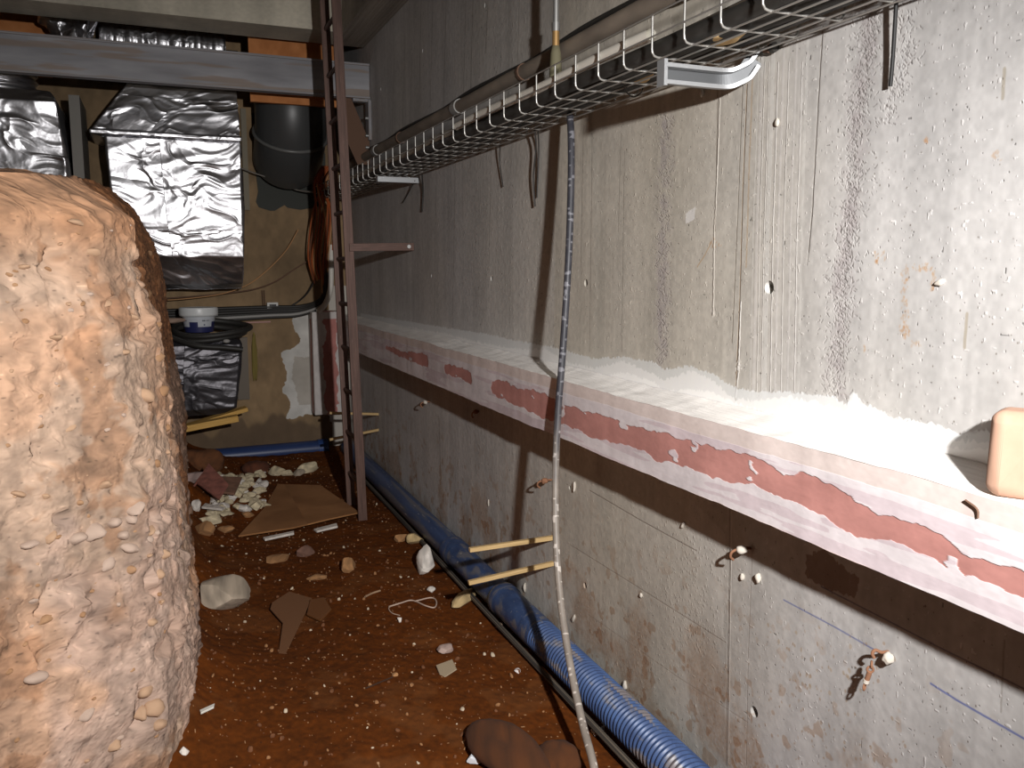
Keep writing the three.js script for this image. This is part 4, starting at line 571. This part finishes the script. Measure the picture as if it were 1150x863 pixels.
// bucket on a coil of hose on the lower duct
{
  const by0 = 1.075, p = onZ(224, 372, -6.78); const b = thing('plastic_tub', 'white plastic tub with dark blue label on the hose coil', 'tub', [p.x, by0, -6.78]);
  const lab = tex(512, 128, (u, v) => { v = (v - .667) / .333; const w = (u * 4) % 1; if (v < .30 || (w > .55 && w < .92 && v < .62)) return [44, 48, 92]; if (v > .66 && v < .72 && w > .1 && w < .42 && n2(u * 200, 3) > .35) return [90, 92, 100]; if (v > .4 && v < .47 && w > .16 && w < .22) return [60, 62, 96]; return [196, 200, 206]; });
  const body = new THREE.LatheGeometry([[.001, 0], [.098, 0], [.102, .006], [.116, .125]].map(q => new THREE.Vector2(...q)), 48); part('body', body, std({ map: lab, roughness: .4 }), b);
  const lid = new THREE.LatheGeometry([[.118, .118], [.134, .122], [.138, .135], [.138, .175], [.132, .184], [.125, .184], [.12, .179], [.001, .179]].map(q => new THREE.Vector2(...q)), 48); part('lid', lid, std({ color: 0xdfe2e2, roughness: .35 }), b);
  const h = thing('hose_coil', 'coil of black corrugated hose lying on the lower duct', 'hose', [.33, 1.055, -6.74]); h.rotation.x = .24;
  for (const [R, y, dx, sq] of [[.26, .02, 0, .72], [.27, .055, .03, .7], [.245, .022, .0, .62]]) { const pts = []; for (let i = 0; i < 28; i++) { const a = i / 28 * Math.PI * 2; pts.push(V(dx + R * Math.cos(a), y + .012 * Math.sin(a * 2) + .03 * (Math.cos(a) > 0 ? -Math.sin(a) * .0 : 0), R * sq * Math.sin(a))); } part('loop', tube(pts, .021, 90, 10, true), mBlack, h); }
  const tl = part('tail', tube([V(-.28, .03, .1), V(-.1, -.005, .22), V(.1, -.02, .25), V(.22, -.035, .26)], .02, 30, 10), mBlack, h); const fit = new THREE.SphereGeometry(.018, 12, 10); fit.scale(1.4, .8, 1); fit.translate(.11, .03, .25); part('fitting', fit, mGreyPl, tl);
  const cf = []; solo('paper_scrap', rockGeo(.11, .022, .08, 9, 3, .5), std({ color: 0xa08878, roughness: .9 }), 'crumpled brownish paper left of the white tub', 'paper').position.copy(onZ(190, 360, -6.75));
}
// wooden planks under the lower duct
const mWood = std({ map: tex(512, 64, (u, v) => { const n = fbm(u * 5, v * 22, 4) - .5; return [214 + n * 60, 170 + n * 60, 92 + n * 50]; }), roughness: .75 });
solo('plank', barBetween(onZ(168, 492, -6.55), onZ(277, 459, -6.62), .10, .03, .003), mWood, 'upper yellow wooden plank tilted under the lower foil duct', 'plank');
solo('plank', barBetween(onZ(168, 489, -6.48), onZ(267, 469.5, -6.5), .09, .045, .003), mWood, 'thicker yellow wooden plank below the upper plank', 'plank');

// ------------------------------------------------------------------ rubble and litter on the floor
const onF = (px, py) => { let p = onY(px, py, 0); for (let k = 0; k < 4; k++) p = onY(px, py, floorH(p.x, p.z)); return p; };
const mStone = (hex, rough = .92) => { const c = new THREE.Color(hex); const s = c.getHexString(THREE.SRGBColorSpace); const v = [parseInt(s.slice(0, 2), 16), parseInt(s.slice(2, 4), 16), parseInt(s.slice(4, 6), 16)]; return std({ map: tex(64, 64, (u, w) => { const L = 1 + (fbm(u * 6, w * 6, 4) - .5) * .5; return v.map(q => q * L); }, true, [5, 5]), roughness: rough }); };
const mGreySt = mStone(0xa89a88), mTanSt = mStone(0xa0764e), mWhiteSt = mStone(0xd6cfc6), mYelSt = mStone(0xb8a074), mBrownSt = mStone(0x6a4226), mRubble = mStone(0xcbbd9e);
let rk = 40;
function rock(px, py, sx, sy, sz, mat, label, name = 'stone', cat = 'stone', group, sink = .35, rot = 0) { const fc = name === 'earth_clod' ? 0 : 11; const p = onF(px, py); const m = solo(name, rockGeo(sx * 1.15, sy * 1.15, sz * 1.15, rk++, 4, .36, fc), mat, label, cat, group); m.position.set(p.x, floorH(p.x, p.z) + sy * (1 - 2 * sink) * .9 , p.z); m.rotation.y = rot; return m; }
rock(255, 680, .155, .075, .11, mGreySt, 'large pale grey concrete chunk at the foot of the bank', 'concrete_chunk', 'rubble', undefined, .12, .4);
rock(391, 643, .042, .042, .04, mTanSt, 'small brown stone standing in the middle of the soil', 'stone', 'stone', undefined, .1);
rock(478, 643, .058, .075, .05, mWhiteSt, 'white mortar lump beside the blue pipe joint', 'mortar_lump', 'rubble', undefined, .06);
rock(466, 611, .04, .042, .035, mYelSt, 'knobbly yellowish stone behind the white mortar lump', 'stone', 'stone', undefined, .1); rock(449, 608, .045, .024, .03, mTanSt, 'flat tan stone left of the knobbly one', 'stone', 'stone', undefined, .1);
rock(520, 678, .035, .025, .10, mYelSt, 'long tan stone under the wooden pegs by the pipe', 'stone', 'stone', undefined, .1, -.75);
rock(483, 665, .02, .016, .02, mWhiteSt, 'small white crumb below the mortar lump', 'mortar_lump', 'rubble', undefined, .1);
rock(572, 856, .085, .05, .16, mStone(0x4c2a10, 1), 'long rounded clod of brown earth at the bottom edge', 'earth_clod', 'clod', undefined, .2, .25); rock(627, 860, .07, .042, .06, mStone(0x4c2a10, 1), 'smaller brown earth clod left of the hanging cable', 'earth_clod', 'clod', undefined, .25);
rock(313, 630, .07, .022, .05, mTanSt, 'flat brown stone below the brown sheet', 'stone', 'stone', undefined, .3); rock(342, 625, .05, .035, .04, mStone(0x7a5a4c), 'dull mauve stone near the middle of the path', 'stone', 'stone', undefined, .2); rock(357, 650, .06, .018, .03, mTanSt, 'low flat stone half buried in the path', 'stone', 'stone', undefined, .4);
rock(232, 600, .07, .05, .06, mTanSt, 'rounded tan stone at the bank foot by the rubble', 'stone', 'stone', undefined, .2); rock(236, 588, .075, .035, .05, mRubble, 'pale oblong stone in front of the rubble pile', 'stone', 'stone', undefined, .2); rock(255, 598, .05, .025, .035, mTanSt, 'small flat stone right of the oblong one', 'stone', 'stone', undefined, .25); rock(278, 581, .04, .022, .03, mTanSt, 'small tan stone on the corner of the brown sheet', 'stone', 'stone', undefined, .1);
rock(286, 531, .09, .055, .07, mStone(0x5c3422), 'dark red earth clod before the back pipe', 'earth_clod', 'clod', undefined, .2); rock(312, 533, .07, .045, .05, mRubble, 'pale stone right of the dark clod', 'stone', 'stone', undefined, .2); rock(345, 530, .09, .05, .05, mRubble, 'pale rubble block near the riser foot', 'rubble_block', 'rubble', undefined, .15); rock(336, 534, .05, .028, .03, mGreySt, 'small grey stone beside the pale rubble block', 'stone', 'stone', undefined, .2); rock(226, 527, .13, .09, .08, mBrownSt, 'brown earth clod where the bank meets the back pipe', 'earth_clod', 'clod', undefined, .2); rock(323, 534, .05, .03, .03, mRubble, 'small pale stone between the pale blocks', 'stone', 'stone', undefined, .2);
// rubble pile of plaster pieces
for (let i = 0; i < 90; i++) { const x = rr(238, 300), y = rr(533, 581) - (x > 280 ? 7 : 0); const s = rr(.016, .04); rock(x, y, s * rr(.9, 1.5), s * .7, s, i % 3 ? mRubble : mWhiteSt, 'broken pale plaster piece in the rubble pile', 'plaster_piece', 'rubble', 'plaster rubble pile', .1, rr(0, 6)); }
const mRedB = mStone(0x8e5a4e), mBrB = mStone(0x7a5a48);
function sheet(pts, t, mat, lab, name, cat, lift = .012, tilt = [0, 0]) { const P = pts.map(([x, y]) => onF(x, y)); const c = P.reduce((a, b) => a.add(b), V()).multiplyScalar(1 / P.length); const g = slabGeo(P.map(p => [p.x - c.x, p.z - c.z]), t); const m = solo(name, g, mat, lab, cat); m.position.set(c.x, Math.max(...P.map(p => floorH(p.x, p.z))) * .5 + floorH(c.x, c.z) * .5 + lift, c.z); m.rotation.set(tilt[0], 0, tilt[1]); return m; }
sheet([[216, 546], [236, 544], [258, 570], [247, 578], [222, 562]], .012, mRedB, 'reddish board offcut leaning on the left of the rubble', 'board_offcut', 'board', .04, [.25, .2]); sheet([[244, 549], [272, 551], [264, 571], [239, 566]], .012, mBrB, 'brown board offcut lying on top of the rubble', 'board_offcut', 'board', .06, [.2, -.05]); sheet([[227, 575], [231, 573], [253, 582], [250, 584]], .01, mWhiteSt, 'white plaster strip in front of the rubble pile', 'plaster_strip', 'rubble', .03); rock(220, 573, .03, .04, .025, mWhiteSt, 'upright white plaster piece by the bank foot', 'plaster_piece', 'rubble', undefined, .1); rock(222, 541, .09, .05, .06, mStone(0x94807a), 'mauve grey stone at the top of the rubble', 'stone', 'stone', undefined, .1); 
const mSheet = std({ map: tex(256, 256, (u, v) => { const n = fbm(u * 5, v * 5, 5) - .5; return [150 + n * 60, 104 + n * 50, 62 + n * 40]; }, true, [1, 1]), roughness: .85 });
sheet([[268, 606], [298, 572], [312, 548], [360, 551], [404, 583], [372, 590], [330, 600]], .006, mSheet, 'brown sheet of board lying flat before the ladder', 'board_sheet', 'board', .02);
sheet([[296, 608], [330, 601], [330, 603], [298, 610]], .01, mWhiteSt, 'thin white strip along the edge of the brown sheet', 'plaster_strip', 'rubble', .012); sheet([[353, 598], [378, 592], [379, 595], [356, 600]], .01, mWhiteSt, 'short white strip at the right of the sheet edge', 'plaster_strip', 'rubble', .012);
sheet([[306, 683], [325, 671], [350, 676], [338, 702], [320, 735], [313, 734], [318, 704], [304, 690]], .004, std({ color: 0x6e4a2e, roughness: .8 }), 'torn brown paper piece lying on the soil', 'paper_scrap', 'paper', .012, [.06, -.05]); sheet([[349, 680], [364, 679], [372, 690], [360, 700], [345, 694]], .006, std({ color: 0x664022, roughness: .5 }), 'small crumpled brown wrapper beside the torn paper', 'wrapper', 'paper', .014, [.1, .1]);
const crumple = (px, py, s, hex, lab, name) => rock(px, py, s, s * .5, s * .8, std({ color: hex, roughness: .6 }), lab, name, 'litter', undefined, .08, 1);
crumple(499, 733, .038, 0xb09a90, 'crumpled pinkish paper scrap on the soil', 'paper_ball'); sheet([[490, 752], [508, 750], [513, 757], [496, 762]], .002, std({ color: 0x9a8a72, roughness: .8 }), 'thin curled pale leaf of paper below the pink scrap', 'paper_leaf', 'litter', .012, [.2, .3]); crumple(536, 856, .04, 0xdfe4ea, 'white crumpled plastic scrap at the bottom edge', 'plastic_scrap'); sheet([[664, 824], [679, 820], [678, 826], [668, 830]], .004, std({ color: 0xd0ccc8, roughness: .7 }), 'white flat chip between cable and blue pipe', 'chip', 'litter', .01); crumple(561, 728 - 23, .024, 0xb89c84, 'pinkish flat flake beside the pipe sleeve', 'flake'); crumple(600, 718, .014, 0xd8d0cc, 'tiny white flake near the cable shadow', 'flake'); crumple(581, 755, .016, 0xd8d0cc, 'tiny white flake beside the pipe near the cable', 'flake');
sheet([[225, 800], [241, 799], [240, 803], [226, 804]], .004, std({ color: 0xd4d2c8, roughness: .7 }), 'white sliver on the soil near the bank', 'chip', 'litter', .008); rock(207, 848, .016, .012, .014, mWhiteSt, 'white crumb at the very foot of the near bank', 'crumb', 'litter'); rock(443, 765 - 6, .012, .01, .012, mTanSt, 'tan crumb at the end of the thin twig', 'crumb', 'litter');
{ const a = onF(411, 775), b = onF(441, 763); a.y += .006; b.y += .008; solo('twig', rod(a, b, .003, 6), std({ color: 0x3a2416, roughness: .9 }), 'thin dark twig lying on the middle soil', 'twig'); }
{ const P = [[437, 683], [450, 679], [463, 676], [478, 682], [488, 684], [490, 677], [484, 673], [466, 677]].map(([x, y]) => { const p = onF(x, y); p.y += .006; return p; }); solo('white_string', tube(P, .0035, 60, 6), std({ color: 0xbfa898, roughness: .8 }), 'looped whitish string on the soil left of the pipe', 'string'); const Q = [[449, 693], [440, 690], [437, 684], [448, 680]].map(([x, y]) => { const p = onF(x, y); p.y += .006; return p; }); solo('white_string', tube(Q, .0025, 30, 6), std({ color: 0xb8a08c, roughness: .8 }), 'short curved string end with a white bead', 'string'); rock(449, 699, .012, .014, .012, mWhiteSt, 'white bead at the end of the string', 'bead', 'litter', undefined, .05); }
{ const P = [[410, 672], [418, 668], [427, 665]].map(([x, y]) => { const p = onF(x, y); p.y += .006; return p; }); solo('straw', tube(P, .005, 20, 6), std({ color: 0xa08468, roughness: .8 }), 'short pale straw on the soil in mid path', 'straw'); }
// crumbs scattered over the soil
{
  const g = rockGeo(1, .7, 1, 77, 1, .4), m = std({ color: 0xffffff, roughness: .9 }), n = 1500, im = new THREE.InstancedMesh(g, m, n); const M = new THREE.Matrix4(), q = new THREE.Quaternion(), e = new THREE.Euler(), c = new THREE.Color();
  for (let i = 0; i < n; i++) { const z = -rr(1.7, 6.9), x = mix(foot(z) + .06, 1.27, rnd()), s = .0025 + .006 * Math.pow(rnd(), 3); e.set(rr(0, 6), rr(0, 6), rr(0, 6)); q.setFromEuler(e); M.compose(V(x, floorH(x, z) + s * .3, z), q, V(s * rr(.8, 1.8), s, s)); im.setMatrixAt(i, M); const k = rnd(); c.set(k < .1 ? 0xc4b49c : k < .4 ? 0x966c46 : 0x6c4428); im.setColorAt(i, c); }
  im.name = 'soil_crumbs'; im.castShadow = im.receiveShadow = true; im.userData.kind = 'stuff'; tag(im, 'small pale and brown crumbs scattered over the soil', 'crumbs'); scene.add(im);
}

// ------------------------------------------------------------------ the work lamp itself, on its stand beside the photographer
{
  const l = thing('work_lamp', 'work lamp on a slim stand beside the camera', 'lamp', [LAMP.x, 0, LAMP.z + .06]); const fy = floorH(LAMP.x, LAMP.z);
  part('stand', rod(V(0, fy, .05), V(0, LAMP.y - .05, .05), .012, 10), mBlack, l); part('base', rod(V(0, fy - .01, .05), V(0, fy + .02, .05), .14, 20), mBlack, l);
  const h = new THREE.CylinderGeometry(.04, .03, .07, 20); h.rotateX(-Math.PI / 2); h.translate(0, LAMP.y, .0); part('housing', h, mBlack, l);
  const f = new THREE.CircleGeometry(.034, 24); f.rotateY(Math.PI); f.translate(0, LAMP.y, -.0355); part('lamp_glass', f, std({ color: 0xffffff, emissive: 0xfffaf6, emissiveIntensity: 3, side: THREE.DoubleSide }), l);
}
renderer.render(scene, camera);
